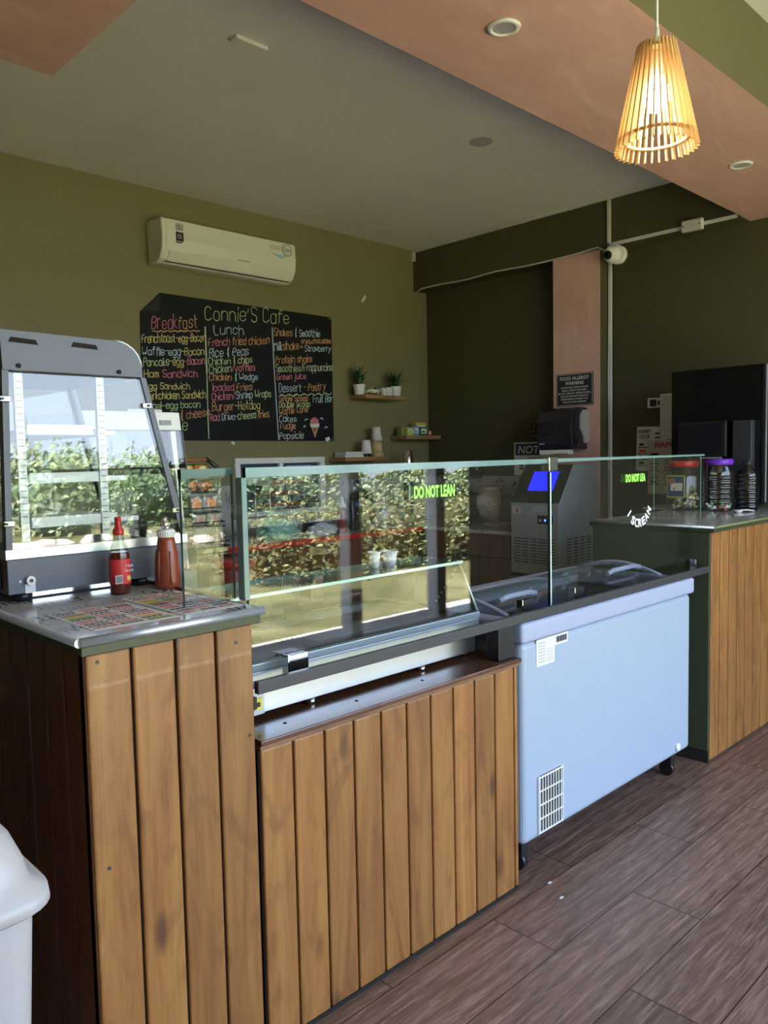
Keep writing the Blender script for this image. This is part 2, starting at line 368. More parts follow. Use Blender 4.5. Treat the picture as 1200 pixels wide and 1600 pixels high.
def leaves(mb, c, r, ms, seed, n, size):
    rnd = random.Random(seed); V = []; F = []; I = []
    mi = [mb.mi(m) for m in ms]
    for k in range(n):
        d = Vector((rnd.gauss(0, 1), rnd.gauss(0, 1), rnd.gauss(0, 1))).normalized(); q = d*2.0+Vector((seed*3.1, seed, 0))
        rr_ = r*(1+.5*noise.noise(q)+.3*noise.noise(q*2.7))*rnd.uniform(.75, 1.06)
        p = Vector(c)+d*rr_; 
        if p.z < -.25: continue
        a = Vector((rnd.gauss(0, 1), rnd.gauss(0, 1), rnd.gauss(0, 1))).normalized(); b_ = a.orthogonal().normalized(); cc = a.cross(b_); sz = size*rnd.uniform(.6, 1.3)
        o = len(V); V += [p-b_*sz, p-cc*sz*.5, p+b_*sz, p+cc*sz*.5]; F.append((o, o+1, o+2, o+3)); I.append(rnd.choice(mi))
    me = bpy.data.meshes.new('t'); me.from_pydata(V, [], F)
    for p_, i_ in zip(me.polygons, I): p_.material_index = i_
    mb.bm.from_mesh(me); bpy.data.meshes.remove(me)
LV = [plain('leaf_tone_%d' % i, c_, .6, var=.3) for i, c_ in enumerate(((.06, .10, .05), (.13, .19, .08), (.22, .28, .125), (.33, .38, .19)))]
LY = [plain('leaf_yellow_%d' % i, c_, .6, var=.3) for i, c_ in enumerate(((.09, .09, .03), (.17, .165, .055), (.28, .26, .11)))]
mb = MB()
for k in range(4): blob(mb, (-34+k*15+random.uniform(-3, 3), -80+random.uniform(-6, 6), -2), 10, m_hill, k+40, 4, .25, (1.3, .6, (.85 if k < 3 else .6)*random.uniform(.85, 1.1)))
struct(mb, 'hillside')
mb = MB()
for k in range(46):
    x = -8+k*.82+random.uniform(-.5, .5); y = -14-random.uniform(0, 6)-.1*x
    r = random.uniform(.85, 1.3)*(.66 if x > 13 else 1.05); c_ = (x, y, r*.45 if x < 13 else .2); blob(mb, c_, r*.72, LV[0], k, 3, .4); leaves(mb, c_, r, LV if k % 4 else LV[1:]+LY[1:], k, 1200, .10)
tag(mb.build('tree_line'), 'sunlit green trees and bushes mirrored in the counter glass', 'trees', kind='stuff')
mb = MB()
for k in range(14):
    x = 6.4+k*.55; y = -5.2-random.uniform(0, .5); c_ = (x, y, .28)
    blob(mb, c_, .36, LY[0], k+80, 3, .4); leaves(mb, c_, .55, LY[1:]+LV[1:2], k+80, 1300, .04)
tag(mb.build('hedge'), 'yellow-green hedge mirrored in the counter glass', 'hedge', kind='stuff')
mb = MB(); m_rock = noisy('pale_rock', ((.3, (.35, .28, .22)), (.6, (.6, .52, .45))), 4)
for k in range(40): blob(mb, (-3+random.uniform(0, 16), -10.0-random.uniform(0, 1.6), -.2), random.uniform(.12, .35), m_rock, k+120, 2, .3, (1.3, 1, .7))
tag(mb.build('rocks'), 'pale rocks in the garden mirrored in the warmer glass', 'rocks', kind='stuff')
m_post = plain('white_post_paint', (.70, .70, .72), .5)
for i, x in enumerate((1.0, 4.10, 5.1)):
    struct(MB().box(x-.06, x+.06, YF-.14, YF-.02, 0, 2.9, m_post, .004), 'trim_%d' % (4+i))
struct(MB().box(3.0, 4.04, YF-.10, YF-.05, .93, 1.0, m_post, .004), 'trim_7')

# ------------------------------------------------------------------ counters
def planks(mb, axis, a0, a1, depth, sgn, z0, z1, w, m, t=.014, gap=.006):
    """vertical boards along axis 'x' (front) or 'y' (side); outer face at depth, sgn = outward direction"""
    a = a0
    while a < a1-.01:
        b = min(a+w, a1); d0, d1 = sorted((depth, depth-sgn*t))
        if axis == 'x': mb.box(a+gap/2, b-gap/2, d0, d1, z0, z1, m, .005)
        else: mb.box(d0, d1, a+gap/2, b-gap/2, z0, z1, m, .003)
        a = b
    d0, d1 = sorted((depth-sgn*(t-.004), depth-sgn*(t+.012)))
    if axis == 'x': mb.box(a0, a1, d0, d1, z0, z1-.002, m_gap, 0)
    else: mb.box(d0, d1, a0, a1, z0, z1-.002, m_gap, 0)
def screw(mb, x, y, z, axis, m):
    d = {'x': (-.002, 0, 0), 'y': (0, -.002, 0)}[axis]; mb.cyl((x, y, z), (x+d[0], y+d[1], z), .004, m, n=10)

# low plank counter under the refrigerated display
fc = thing('service_counter', (1.6, 1.9, 0), 'low varnished plank counter under the glass food display', 'counter')
mb = MB(); planks(mb, 'x', 1.078, 2.122, 1.559, -1, .012, .772, .1022, m_pine); mb.build('plank_front', fc)
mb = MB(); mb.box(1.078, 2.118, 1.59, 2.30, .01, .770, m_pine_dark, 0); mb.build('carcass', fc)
mb = MB(); mb.box(1.078, 2.135, 1.552, 2.30, .783, .797, m_ledge, .003); mb.box(1.078, 2.13, 1.556, 2.30, .772, .783, m_ply, .001)
for x, y in ((1.2, 1.62), (1.45, 1.62), (1.72, 1.62)): mb.cyl((x, y, .797), (x, y, .798), .005, m_gap, n=10)
mb.build('ledge', fc)
mb = MB(); mb.box(1.079, 2.12, 1.5585, 1.575, 0, .012, m_gap, 0); mb.build('plinth', fc)

# tall left counter
tcn = thing('tall_counter', (.86, 2.4, 0), 'tall plank counter holding the food warmer and sauce bottles', 'counter')
mb = MB(); planks(mb, 'x', .657, 1.069, 1.559, -1, .012, 1.088, .103, m_pine)
for x, z in ((.685, 1.07), (.868, 1.075), (1.02, 1.05), (.69, .63), (1.05, .82)): screw(mb, x, 1.559, z, 'y', m_rail)
mb.build('plank_front', tcn)
mb = MB(); planks(mb, 'y', 1.562, 3.30, .657, -1, .012, 1.088, .105, m_pine_dark); mb.build('plank_side', tcn)  # side boards in darker pine, the shade on this face put into colour
mb = MB(); mb.box(.675, 1.069, 1.58, 3.30, 0, 1.086, m_gap, 0); mb.build('carcass', tcn)
mb = MB(); mb.box(.648, 1.085, 1.549, 3.30, 1.088, 1.112, m_green, .002); mb.build('counter_board', tcn)['label'] = 'greenish unvarnished board edge'
mb = MB(); mb.box(.640, 1.092, 1.540, 3.30, 1.112, 1.126, m_film, .003); mb.build('countertop', tcn)['label'] = 'leaf-print film countertop'
mb = MB()
mb.tube([(.642, 3.30, 1.119), (.642, 1.542, 1.119)], .010, m_alu, 10); mb.tube([(.642, 1.542, 1.119), (1.09, 1.542, 1.119)], .010, m_alu, 10)
mb.build('edge_trim', tcn)['label'] = 'rounded metal edge trim'
mb = MB(); mb.box(1.086, 1.099, 1.70, 3.30, 1.112, 1.133, m_pine_dark, .002); mb.build('side_strip', tcn)

# printed menu sheets under the film
def printed(x0, x1, y0, y1, z, seed, label, lines=11):
    rnd = random.Random(seed); t = thing('menu_sheet', ((x0+x1)/2, (y0+y1)/2, z), label, 'menu', 'printed menus on the counter')
    mb = MB(); mb.box(x0, x1, y0, y1, z, z+.0006, m_paper, 0)
    zz = z+.0009; cols = [colm('print_red', (.55, .05, .05)), m_ink, colm('print_yellow', (.62, .45, .08)), colm('print_green', (.16, .28, .06)), colm('print_brown', (.35, .16, .07))]
    H = y1-y0
    for c in range(3):
        cx0 = x0+.008+c*(x1-x0-.012)/3; cw = (x1-x0-.012)/3-.006
        for k in range(lines):
            yy = y1-.010-k*(H-.02)/lines; dy = (H-.02)/lines
            if (c == 0 and k in (2, 3, 4)) or rnd.random() < .12:
                mb.box(cx0, cx0+cw, yy-dy*.9, yy, z+.0005, zz, rnd.choice(cols[2:]), 0)
            else:
                m = cols[0] if (k//2+c) % 2 else cols[1]; a = cx0
                while a < cx0+cw*rnd.uniform(.75, 1):
                    w = rnd.uniform(.004, .012); mb.box(a, min(a+w, cx0+cw), yy-dy*.55, yy, z+.0005, zz, m, 0); a += w+.003
    mb.build('sheet', t); return t
printed(.70, .90, 1.60, 1.86, 1.1262, 3, 'colourful printed menu lying by the front left corner of the tall counter')
printed(.915, 1.075, 1.60, 1.92, 1.1262, 5, 'red and black printed menu on the tall counter before the squeeze bottle')

# right counter
rc = thing('corner_counter', (4.2, 2.0, 0), 'counter with green side panel and plank front at the right edge', 'counter')
mb = MB(); planks(mb, 'x', 3.625, 4.96, 1.559, -1, .01, 1.098, .103, m_pine, gap=.010); mb.build('plank_front', rc)
mb = MB(); mb.box(3.605, 3.622, 1.560, 2.17, .06, 1.098, m_green, .002); mb.box(3.612, 3.622, 1.562, 2.17, 0, .06, m_gap, 0); mb.build('side_panel', rc)['label'] = 'dark green painted side panel'
mb = MB(); mb.box(3.622, 4.955, 1.585, 2.17, 0, 1.096, m_gap, 0); mb.box(4.60, 4.955, 2.17, 2.40, 0, 1.096, m_gap, 0); mb.build('carcass', rc)
mb = MB(); mb.box(4.60, 4.97, 2.18, 2.41, 1.098, 1.116, m_green, 0); mb.box(3.596, 4.97, 1.535, 2.18, 1.098, 1.116, m_green, .002); mb.build('counter_board', rc)
mb = MB(); mb.box(4.60, 4.97, 2.182, 2.41, 1.116, 1.128, m_film, 0); mb.box(3.590, 4.97, 1.530, 2.182, 1.116, 1.128, m_film, .003); mb.build('countertop', rc)['label'] = 'leaf-print film countertop'
mb = MB(); mb.tube([(3.592, 2.18, 1.122), (3.592, 1.532, 1.122)], .007, m_alu, 8); mb.tube([(3.592, 1.532, 1.122), (4.97, 1.532, 1.122)], .007, colm('olive_trim', (.16, .17, .07)), 8); mb.build('edge_trim', rc)

# back counter along the chalkboard wall, and its run along the right wall
bc = thing('back_counter', (3.6, 4.7, 0), 'plank counter with red front edge along the chalkboard wall', 'counter')
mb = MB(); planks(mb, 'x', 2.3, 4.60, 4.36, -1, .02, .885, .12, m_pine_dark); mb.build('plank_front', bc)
mb = MB(); mb.box(2.3, 4.60, 4.39, 4.99, 0, .88, m_gap, 0); mb.build('carcass', bc)
mb = MB(); mb.box(2.28, 4.60, 4.345, 4.99, .885, .91, m_film, .002); mb.build('countertop', bc)
mb = MB(); mb.box(2.28, 4.64, 4.335, 4.345, .872, .912, m_red, .002); mb.build('edge_strip', bc)['label'] = 'red edge strip'
sc = thing('side_counter', (5.0, 3.9, 0), 'dark plank counter with drawer row along the right wall', 'counter')
mb = MB(); planks(mb, 'y', 3.47, 4.33, 4.66, -1, .02, .70, .105, m_pine_dark); mb.build('plank_front', sc)
mb = MB(); planks(mb, 'y', 3.47, 4.33, 4.65, -1, .71, .885, .21, m_pine_dark); mb.build('drawer_front', sc)
mb = MB(); mb.box(4.69, 5.27, 3.47, 4.34, 0, .88, m_gap, 0); mb.box(4.69, 5.44, 3.53, 4.99, 0, .88, m_gap, 0); mb.build('carcass', sc)
mb = MB(); mb.box(4.645, 5.27, 3.46, 4.99, .885, .91, m_film, .002); mb.box(5.27, 5.445, 3.53, 4.99, .885, .91, m_film, .002); mb.build('countertop', sc)
# splashback paper, dark trim
sp = thing('splashback', (4.8, 4.99, .91), 'white leaf-print splashback around the kitchen corner', 'splashback')
mb = MB(); mb.box(2.3, 3.27, 4.990, 4.999, .912, 1.285, m_tile, 0); mb.box(4.17, 5.44, 4.990, 4.999, .912, 1.285, m_tile, 0); mb.box(3.27, 4.17, 4.990, 4.999, .912, 1.03, m_tile, 0); mb.build('back_sheet', sp)
mb = MB(); mb.box(5.441, 5.449, 3.55, 4.989, .912, 1.29, m_tile, 0); mb.build('side_sheet', sp)
# kitchen hatch window in the back wall
mb = MB()
for a in ((3.29, 4.15, 1.44, 1.485), (3.29, 4.15, 1.04, 1.08), (3.29, 3.335, 1.08, 1.44), (4.10, 4.15, 1.08, 1.44), (3.69, 3.73, 1.08, 1.44)): mb.box(a[0], a[1], 4.955, 4.999, a[2], a[3], m_whitep, .004)
win = struct(mb, 'window_1', 'white-framed sliding window behind the counter glass')
mb = MB(); mb.box(3.335, 4.10, 4.985, 4.998, 1.08, 1.44, colm('window_dark', (.06, .09, .13), .08), 0); g = mb.build('pane'); g.parent = win; g['kind'] = 'structure'
mb = MB(); mb.box(3.78, 4.02, 4.978, 4.984, 1.33, 1.42, colm('notice_blue', (.35, .48, .62)), 0); mb.box(3.80, 4.0, 4.976, 4.979, 1.375, 1.39, m_ink, 0); o = mb.build('window_notice'); tag(o, 'pale blue notice stuck inside the hatch window', 'notice')

# ------------------------------------------------------------------ glass guard with rail
gg = thing('glass_guard', (2.4, 1.64, .94), 'clear glass sneeze guard along the counters reading do not lean', 'glass guard')
def pane(name, x0, x1, y0, y1, z0, z1, parent, m=None, label=None):
    mb = MB(); mb.box(x0, x1, y0, y1, z0, z1, m or m_glass, 0)
    mb.bm.faces.ensure_lookup_table()
    dims = sorted([(x1-x0, 0), (y1-y0, 1), (z1-z0, 2)]); ax = dims[0][1]; ei = mb.mi(m_edge)
    for f in mb.bm.faces:
        f.normal_update()
        if abs(f.normal[ax]) < .5: f.material_index = ei
    o = mb.build(name, parent)
    if label: o['label'] = label
    return o
GZ = 1.458
p1 = pane('glass_pane', 1.112, 2.428, 1.635, 1.645, .918, GZ, gg)
mb = MB(); mb.prism([(2.436, .918), (3.584, .918), (3.584, 1.131), (3.712, 1.131), (3.712, GZ), (2.436, GZ)], 'y', 1.635, 1.645, m_glass)
for f in mb.bm.faces:
    f.normal_update()
    if abs(f.normal.y) < .5 and f.calc_center_median().z > 1.3: f.material_index = mb.mi(m_edge)
p2 = mb.build('glass_pane', gg)
p3 = pane('glass_pane', .960, 1.104, 1.68, 1.69, 1.128, GZ, gg, label='narrow left end pane')
p4 = pane('glass_pane', 3.703, 3.712, 1.648, 1.885, 1.130, GZ, gg, label='short right return pane')
mb = MB(); mb.box(1.073, 3.586, 1.550, 1.568, .914, .945, m_rail, .002); mb.box(1.094, 3.586, 1.568, 1.632, .9145, .9175, m_rail, 0); mb.build('rail', gg)['label'] = 'charcoal metal rail'
for xb in (2.04,):
    mb = MB(); mb.box(xb, xb+.085, 1.575, 1.625, .799, .914, m_black, .002); mb.build('post', gg)
mb = MB()
for z in (.0,): mb.box(2.405, 2.462, 1.622, 1.658, GZ-.045, GZ+.008, m_chrome, .004)
mb.build('clip', gg)
for x, ch in ((1.21, 1), (2.22, 0), (2.55, 0), (3.57, 0)):
    mb = MB(); mb.box(x, x+.065, 1.608, 1.634, .918, .972, m_chrome if ch else m_black, .003); mb.box(x-.004, x+.004, 1.606, 1.634, .918, .974, m_chrome, .002); mb.build('clip', gg)
m_teal = plain('glass_rim_teal', (.17, .27, .26), .12, 0, .6, var=.15); m_teald = plain('glass_rim_dark', (.05, .11, .10), .12, 0, .6, var=.15)
for xa, xb, zt, ya, m_ in ((1.112, 2.428, GZ, 1.632, m_teal), (2.436, 3.712, GZ, 1.632, m_teal), (.960, 1.104, GZ, 1.677, m_teald)):
    mb = MB(); mb.prism([(xa, zt-(.024 if xa < 2 else .013)), (xb, zt-(.016 if xa < 2 else .007)), (xb, zt), (xa, zt)], 'y', ya, ya+.016, m_); mb.build('rim_strip', gg)
mb = MB(); mb.box(1.100, 1.116, 1.634, 1.662, 1.128, GZ-.024, m_teal, .002); mb.build('corner_strip', gg)
mb = MB(); mb.box(2.428, 2.436, 1.634, 1.646, .92, GZ-.05, m_edge_l, .001); mb.build('joint_strip', gg)
# lettering on the guard
mb = MB(); mb.text('DO NOT LEAN', (1.713, 1.634, 1.352), (1, 0, 0), (0, 0, 1), .036, m_neon, width=.185, bold=.035); mb.build('lettering', p1)['label'] = 'neon green lettering DO NOT LEAN'
mb = MB(); mb.text('DO NOT LEA', (2.972, 1.634, 1.353), (1, 0, 0), (0, 0, 1), .032, m_neon, width=.165, bold=.035); mb.build('lettering', p2)['label'] = 'neon green lettering DO NOT LEA'
mb = MB()
for k, ch in enumerate('I SCREAM'):
    if ch == ' ': continue
    a = {0: -54, 2: -34, 3: -16, 4: 2, 5: 20, 6: 38, 7: 57}[k]*math.pi/180; R = .115; cx, cz = 3.085, 1.275
    x, z = cx+R*math.sin(a), cz-R*math.cos(a); ux = Vector((math.cos(a), 0, math.sin(a))); uz = Vector((-math.sin(a), 0, math.cos(a)))
    mb.text(ch, Vector((x, 1.634, z))-ux*.011, ux, uz, .036, m_decalw, width=.009 if ch == 'I' else .029, bold=.03)
mb.build('lettering', p2)['label'] = 'white curved lettering I SCREAM'

# ------------------------------------------------------------------ refrigerated display on the low counter
rd = thing('refrigerated_display', (1.58, 1.9, .797), 'stainless countertop food display behind the glass guard', 'food display')
mb = MB(); mb.box(1.11, 2.06, 1.690, 2.20, .812, .905, m_steel, .003)
mb.box(1.108, 1.185, 1.687, 1.689, .812, .905, m_icesteel, 0)
mb.build('base', rd)
mb = MB(); mb.cyl((1.135, 1.687, .855), (1.135, 1.668, .855), .013, m_black); mb.box(1.13, 1.141, 1.655, 1.67, .84, .872, m_black, .002); mb.build('control_knob', rd)
mb = MB(); mb.box(1.152, 1.176, 1.684, 1.687, .826, .856, colm('warning_yellow', (.75, .60, .05)), 0); mb.box(1.159, 1.169, 1.682, 1.685, .834, .846, m_ink, 0); mb.build('warning_sticker', rd)
for x in (1.14, 1.35, 1.80, 2.03):
    mb = MB(); mb.cyl((x, 1.72 if x in (1.14, 2.03) else 1.70, .797), (x, 1.72 if x in (1.14, 2.03) else 1.70, .812), .014, m_black if x in (1.14, 2.03) else m_chrome, n=14); mb.build('foot', rd)
mb = MB(); mb.box(1.11, 2.06, 1.672, 1.70, .906, .930, m_alu, .002); mb.box(1.11, 2.06, 1.668, 1.69, .931, .952, m_alu, .002); mb.build('front_frame', rd)
mb = MB(); mb.box(1.115, 2.055, 1.70, 2.19, .906, .922, m_dkin, .002); mb.build('deck', rd)
mb = MB()
mb.box(1.45, 2.0, 1.76, 2.12, .923, .94, m_dkin, .006); mb.tube([(1.40, 1.745, .945), (2.03, 1.745, .945), (2.03, 2.14, .945), (1.40, 2.14, .945)], .006, m_black, 8, closed=True)
mb.build('tray', rd)
poly = [(1.676, .953), (1.752, 1.108), (1.955, 1.108), (2.17, .953), (2.17, .925), (1.70, .925)]
mb = MB(); mb.prism(poly, 'x', 2.050, 2.060, m_dkin)
for k in range(8): mb.cyl((2.049, 1.765+k*.013-.02*0, 1.085-k*.017), (2.0505, 1.765+k*.013, 1.085-k*.017), .0035, m_whitep, n=8)
mb.tube([(2.055, 1.676, .953), (2.055, 1.752, 1.108)], .005, m_alu, 6); mb.build('side_panel', rd)
mb = MB(); mb.prism(poly, 'x', 1.110, 1.118, m_glass_t); mb.tube([(1.118, 1.672, .953), (1.118, 1.748, 1.108)], .008, m_alu, 6); mb.build('side_panel', rd)
mb = MB(); b = [(1.670, .953), (1.677, .953), (1.752, 1.106), (1.745, 1.106)]; mb.prism(b, 'x', 1.12, 2.05, m_glass_t); mb.build('front_glass', rd)
pane('top_glass', 1.11, 2.065, 1.745, 1.955, 1.108, 1.118, rd, m_glass_t)
mb = MB(); mb.box(1.112, 2.063, 1.7425, 1.7448, 1.1085, 1.1175, m_edge_l, 0); mb.build('glass_edge', rd)
pane('back_glass', 1.12, 2.05, 1.957, 1.963, .96, 1.106, rd, m_glass_t)
# paper cups on top of the display
def papercup(x, y, z, r, h, m, label, inv=False, grp=None, name='paper_cup'):
    t = thing(name, (x, y, z), label, 'cup', grp)
    a, b = (r, r*.72) if inv else (r*.72, r)
    mb = MB(); prof = [(a, 0), (b, h)] if inv else [(a, 0), (b, h), (b*.93, h), (a*.93, .004)]
    mb.lathe((x, y, z), prof, m); mb.build('cup_body', t)
    mb = MB(); zr = z+(.004 if inv else h); rr = a if inv else b
    mb.tube([(x+rr*math.cos(k*.3927), y+rr*math.sin(k*.3927), zr) for k in range(16)], .0025, m, 6, closed=True); mb.build('rim', t); return t
papercup(1.755, 1.86, 1.118, .022, .05, m_paper, 'small white paper cup, left of the two on the display top', grp='cups on the food display')
papercup(1.815, 1.85, 1.118, .028, .048, m_paper, 'small white paper cup, right of the two on the display top', grp='cups on the food display')

# ------------------------------------------------------------------ chest freezer
fz = thing('chest_freezer', (2.8, 1.85, 0), 'white chest freezer with curved glass top beside the low counter', 'freezer')
mb = MB(); mb.box(2.155, 3.428, 1.565, 2.165, .128, .838, m_freez, .022, 4)
for i in range(2): pass
mb.build('body', fz)
mb = MB()
mb.box(2.140, 3.440, 1.552, 1.625, .838, .910, m_freezlid, .014, 4); mb.box(2.140, 3.440, 2.11, 2.18, .838, .910, m_freezlid, .014, 4)
mb.box(2.140, 2.21, 1.60, 2.14, .838, .910, m_freezlid, .014, 4); mb.box(3.37, 3.440, 1.60, 2.14, .838, .910, m_freezlid, .014, 4)
mb.build('lid_frame', fz)
mb = MB(); mb.box(2.20, 3.38, 1.62, 2.12, .835, .842, m_dkin, 0); mb.build('basket_well', fz)
for k, (xa, xb) in enumerate(((2.21, 2.80), (2.78, 3.37))):
    mb = MB(); N = 10; P = []
    for j in range(N+1):
        y = 1.672+.43*j/N; P.append((y, .905+.045*math.sin(math.pi*j/N)+(.008 if k else 0)))
    pl_ = P+[(y, z-.004) for y, z in P[::-1]]
    mb.prism(pl_, 'x', xa, xb, m_glass_t); lid = mb.build('glass_lid', fz)
    mb = MB(); xs = xb-.01 if k else xa+.01
    mb.tube([(xs, y, z+.004) for y, z in P], .008, m_freezlid, 8); mb.build('lid_trim', lid)
    mb = MB(); mb.tube([(3.03, 1.752, .955), (3.08, 1.75, .965), (3.25, 1.75, .965), (3.31, 1.752, .955)] if k else [(2.27, 1.752, .945), (2.32, 1.75, .955), (2.45, 1.75, .955), (2.50, 1.752, .945)], .011, m_freezlid, 10); mb.build('handle', lid)
mb = MB()
mb.box(2.243, 2.383, 1.5632, 1.566, .150, .352, m_gap, 0)
for k in range(9): mb.box(2.246+k*.0165, 2.250+k*.0165, 1.559, 1.564, .150, .352, m_whitep, .001)
for k in range(5): mb.box(2.238, 2.388, 1.557, 1.563, .148+k*.0495, .152+k*.0495, m_whitep, .001)
mb.box(2.236, 2.240, 1.557, 1.564, .146, .354, m_whitep, .001); mb.box(2.386, 2.390, 1.557, 1.564, .146, .354, m_whitep, .001)
mb.build('grille', fz)
mb = MB(); mb.box(2.235, 2.345, 1.5630, 1.5655, .742, .852-.016, m_paper, 0)
for k in range(7): mb.box(2.245, 2.285, 1.5622, 1.5632, .755+k*.011, .758+k*.011, colm('print_gray', (.35, .35, .36)), 0); mb.box(2.295, 2.335, 1.5622, 1.5632, .752+k*.007, .7535+k*.007, colm('print_gray', (.35, .35, .36)), 0)
mb.box(2.345, 2.43, 1.5630, 1.5655, .800, .836, m_paper, 0)
for k in range(12): mb.box(2.355+k*.0055, 2.3575+k*.0055+.0015*(k % 3), 1.5622, 1.5632, .808, .829, m_ink, 0)
mb.build('label_sticker', fz)
mb = MB(); mb.cyl((3.30, 1.566, .168), (3.30, 1.555, .168), .016, m_whitep); mb.build('drain_plug', fz)
for x, y in ((2.225, 1.64), (3.36, 1.64), (2.225, 2.09), (3.36, 2.09)):
    mb = MB(); mb.cyl((x-.012, y, .032), (x+.012, y, .032), .032, m_black, n=20); mb.box(x-.02, x+.02, y-.03, y+.03, .055, .128, m_black, .004); mb.cyl((x+.02, y, .05), (x+.035, y, .05), .008, m_steel, n=12); mb.build('castor', fz)

# ------------------------------------------------------------------ heated display case on the tall counter
hc = thing('food_warmer', (.94, 2.3, 1.126), 'graphite heated food warmer with sloping glass on the tall counter', 'food warmer')
HY0, HY1 = 2.065, 2.56
prof = [(.688, 1.150), (1.165, 1.150), (1.185, 1.165), (1.195, 1.19), (1.195, 1.238), (.688, 1.238)]
mb = MB(); mb.prism(prof, 'y', HY0, HY1, m_casegray, bev=.002)
mb.build('base', hc)
mb = MB(); mb.box(.684, 1.194, HY0-.004, HY0+.004, 1.239, 1.264, m_steel, .001); mb.build('trim_band', hc)['label'] = 'bright metal band'
top = [(.700, 1.712), (1.072, 1.712), (1.070, 1.738)] + [(1.068-.075+.075*math.cos(a), 1.738+.068*math.sin(a)) for a in [k*math.pi/12 for k in range(1, 7)]] + [(.698, 1.810)]
mb = MB(); mb.prism(top, 'y', HY0-.006, HY1, m_casegray)
arc = [(1.069-.075+.077*math.cos(a), HY0-.002, 1.738+.070*math.sin(a)) for a in [k*math.pi/12 for k in range(0, 7)]]; mb.tube(arc, .003, m_alu, 6)
hood = mb.build('hood', hc)
for x in (.753, .910):
    mb = MB(); sl = [(x-.036, 1.781), (x+.036, 1.778), (x+.03, 1.790), (x-.03, 1.793)]; mb.prism(sl, 'y', HY0-.008, HY0-.002, m_gap); mb.build('vent_slot', hood)
for x in (.738, 1.002):
    mb = MB(); mb.cyl((x, HY0-.005, 1.723), (x, HY0-.010, 1.723), .006, m_gap, n=14); mb.build('screw', hood)
mb = MB(); mb.prism([(.688, 1.264), (.704, 1.264), (.716, 1.712), (.700, 1.712)], 'y', HY0, HY0+.025, m_casegray); mb.build('frame_post', hc)
mb = MB(); mb.prism([(1.176, 1.264), (1.194, 1.264), (1.084, 1.712), (1.068, 1.712)], 'y', HY0, HY0+.025, m_casegray); mb.build('frame_post', hc)
mb = MB(); mb.prism([(.688, 1.264), (.704, 1.264), (.716, 1.712), (.700, 1.712)], 'y', HY1-.025, HY1, m_casegray); mb.build('frame_post', hc)
mb = MB(); mb.prism([(1.176, 1.264), (1.194, 1.264), (1.084, 1.712), (1.068, 1.712)], 'y', HY1-.025, HY1, m_casegray); mb.build('frame_post', hc)
mb = MB(); mb.prism([(.702, 1.262), (1.172, 1.262), (1.064, 1.706), (.714, 1.706)], 'y', HY0-.003, HY0+.002, m_glass_c); mb.build('side_glass', hc)
mb = MB(); mb.prism([(.702, 1.262), (1.172, 1.262), (1.064, 1.706), (.714, 1.706)], 'y', HY1-.008, HY1-.003, m_glass_t); mb.build('side_glass', hc)
mb = MB(); mb.prism([(1.186, 1.264), (1.190, 1.264), (1.080, 1.712), (1.076, 1.712)], 'y', HY0+.03, HY1-.03, m_glass_t); mb.build('front_glass', hc)
for x, z in ((.700, 1.640), (1.078, 1.634), (.694, 1.330), (1.158, 1.336)):
    s = 1 if x < .9 else -1
    mb = MB(); mb.box(x-.012, x+.016, HY0-.010, HY0-.004, z-.007, z+.007, m_chrome, .002); mb.cyl((x-.006*s, HY0-.012, z), (x-.006*s, HY0-.016, z), .004, m_rail, n=10); mb.build('glass_clip', hc)
m_wht = plain('white_shelf_enamel', (.80, .82, .82), .4)
for x in (.752, .968):
    mb = MB(); mb.box(x-.011, x+.011, HY0+.04, HY0+.055, 1.264, 1.710, m_wht, .001)
    for k in range(26): mb.box(x-.008, x+.008, HY0+.039, HY0+.041, 1.275+k*.0165, 1.2775+k*.0165, colm('slot_gray', (.18, .19, .2)), 0)
    mb.build('shelf_upright', hc)
for z, x1 in ((1.565, 1.075), (1.438, 1.105), (1.322, 1.135)):
    mb = MB(); mb.box(.770, x1-.13, HY0+.045, HY0+.052, z-.012, z+.016, m_wht, .002); mb.box(.755, x1-.06, HY0+.058, HY1-.05, z-.012, z+.002, m_wht, .002); mb.build('shelf', hc)
mb = MB(); mb.cyl((.740, HY0, 1.183), (.740, HY0-.014, 1.183), .011, m_whitep); mb.cyl((.740, HY0-.014, 1.183), (.740, HY0-.016, 1.183), .005, m_rail, n=12); mb.cyl((.716, HY0, 1.182), (.716, HY0-.004, 1.182), .003, m_whitep, n=10); mb.build('thermostat_knob', hc)
mb = MB(); mb.box(.728, .754, HY0-.002, HY0, 1.150, 1.174, m_paper, 0); mb.build('sticker', hc)
for x in (.735, 1.06):
    for y in (HY0+.04, HY1-.04):
        mb = MB(); mb.cyl((x, y, 1.126), (x, y, 1.151), .021, m_black, n=18); mb.build('foot', hc)
mb = MB(); mb.box(.765, 1.03, HY0+.06, HY0+.10, 1.127, 1.146, m_chrome, .003); mb.build('drip_rail', hc)
mb = MB(); mb.box(.670, .687, HY0+.04, HY1-.04, 1.160, 1.232, m_black, .004); mb.build('switch_panel', hc)
mb = MB(); mb.cyl((.6695, HY0+.09, 1.196), (.664, HY0+.09, 1.196), .026, m_red, n=20); mb.build('red_switch', hc)

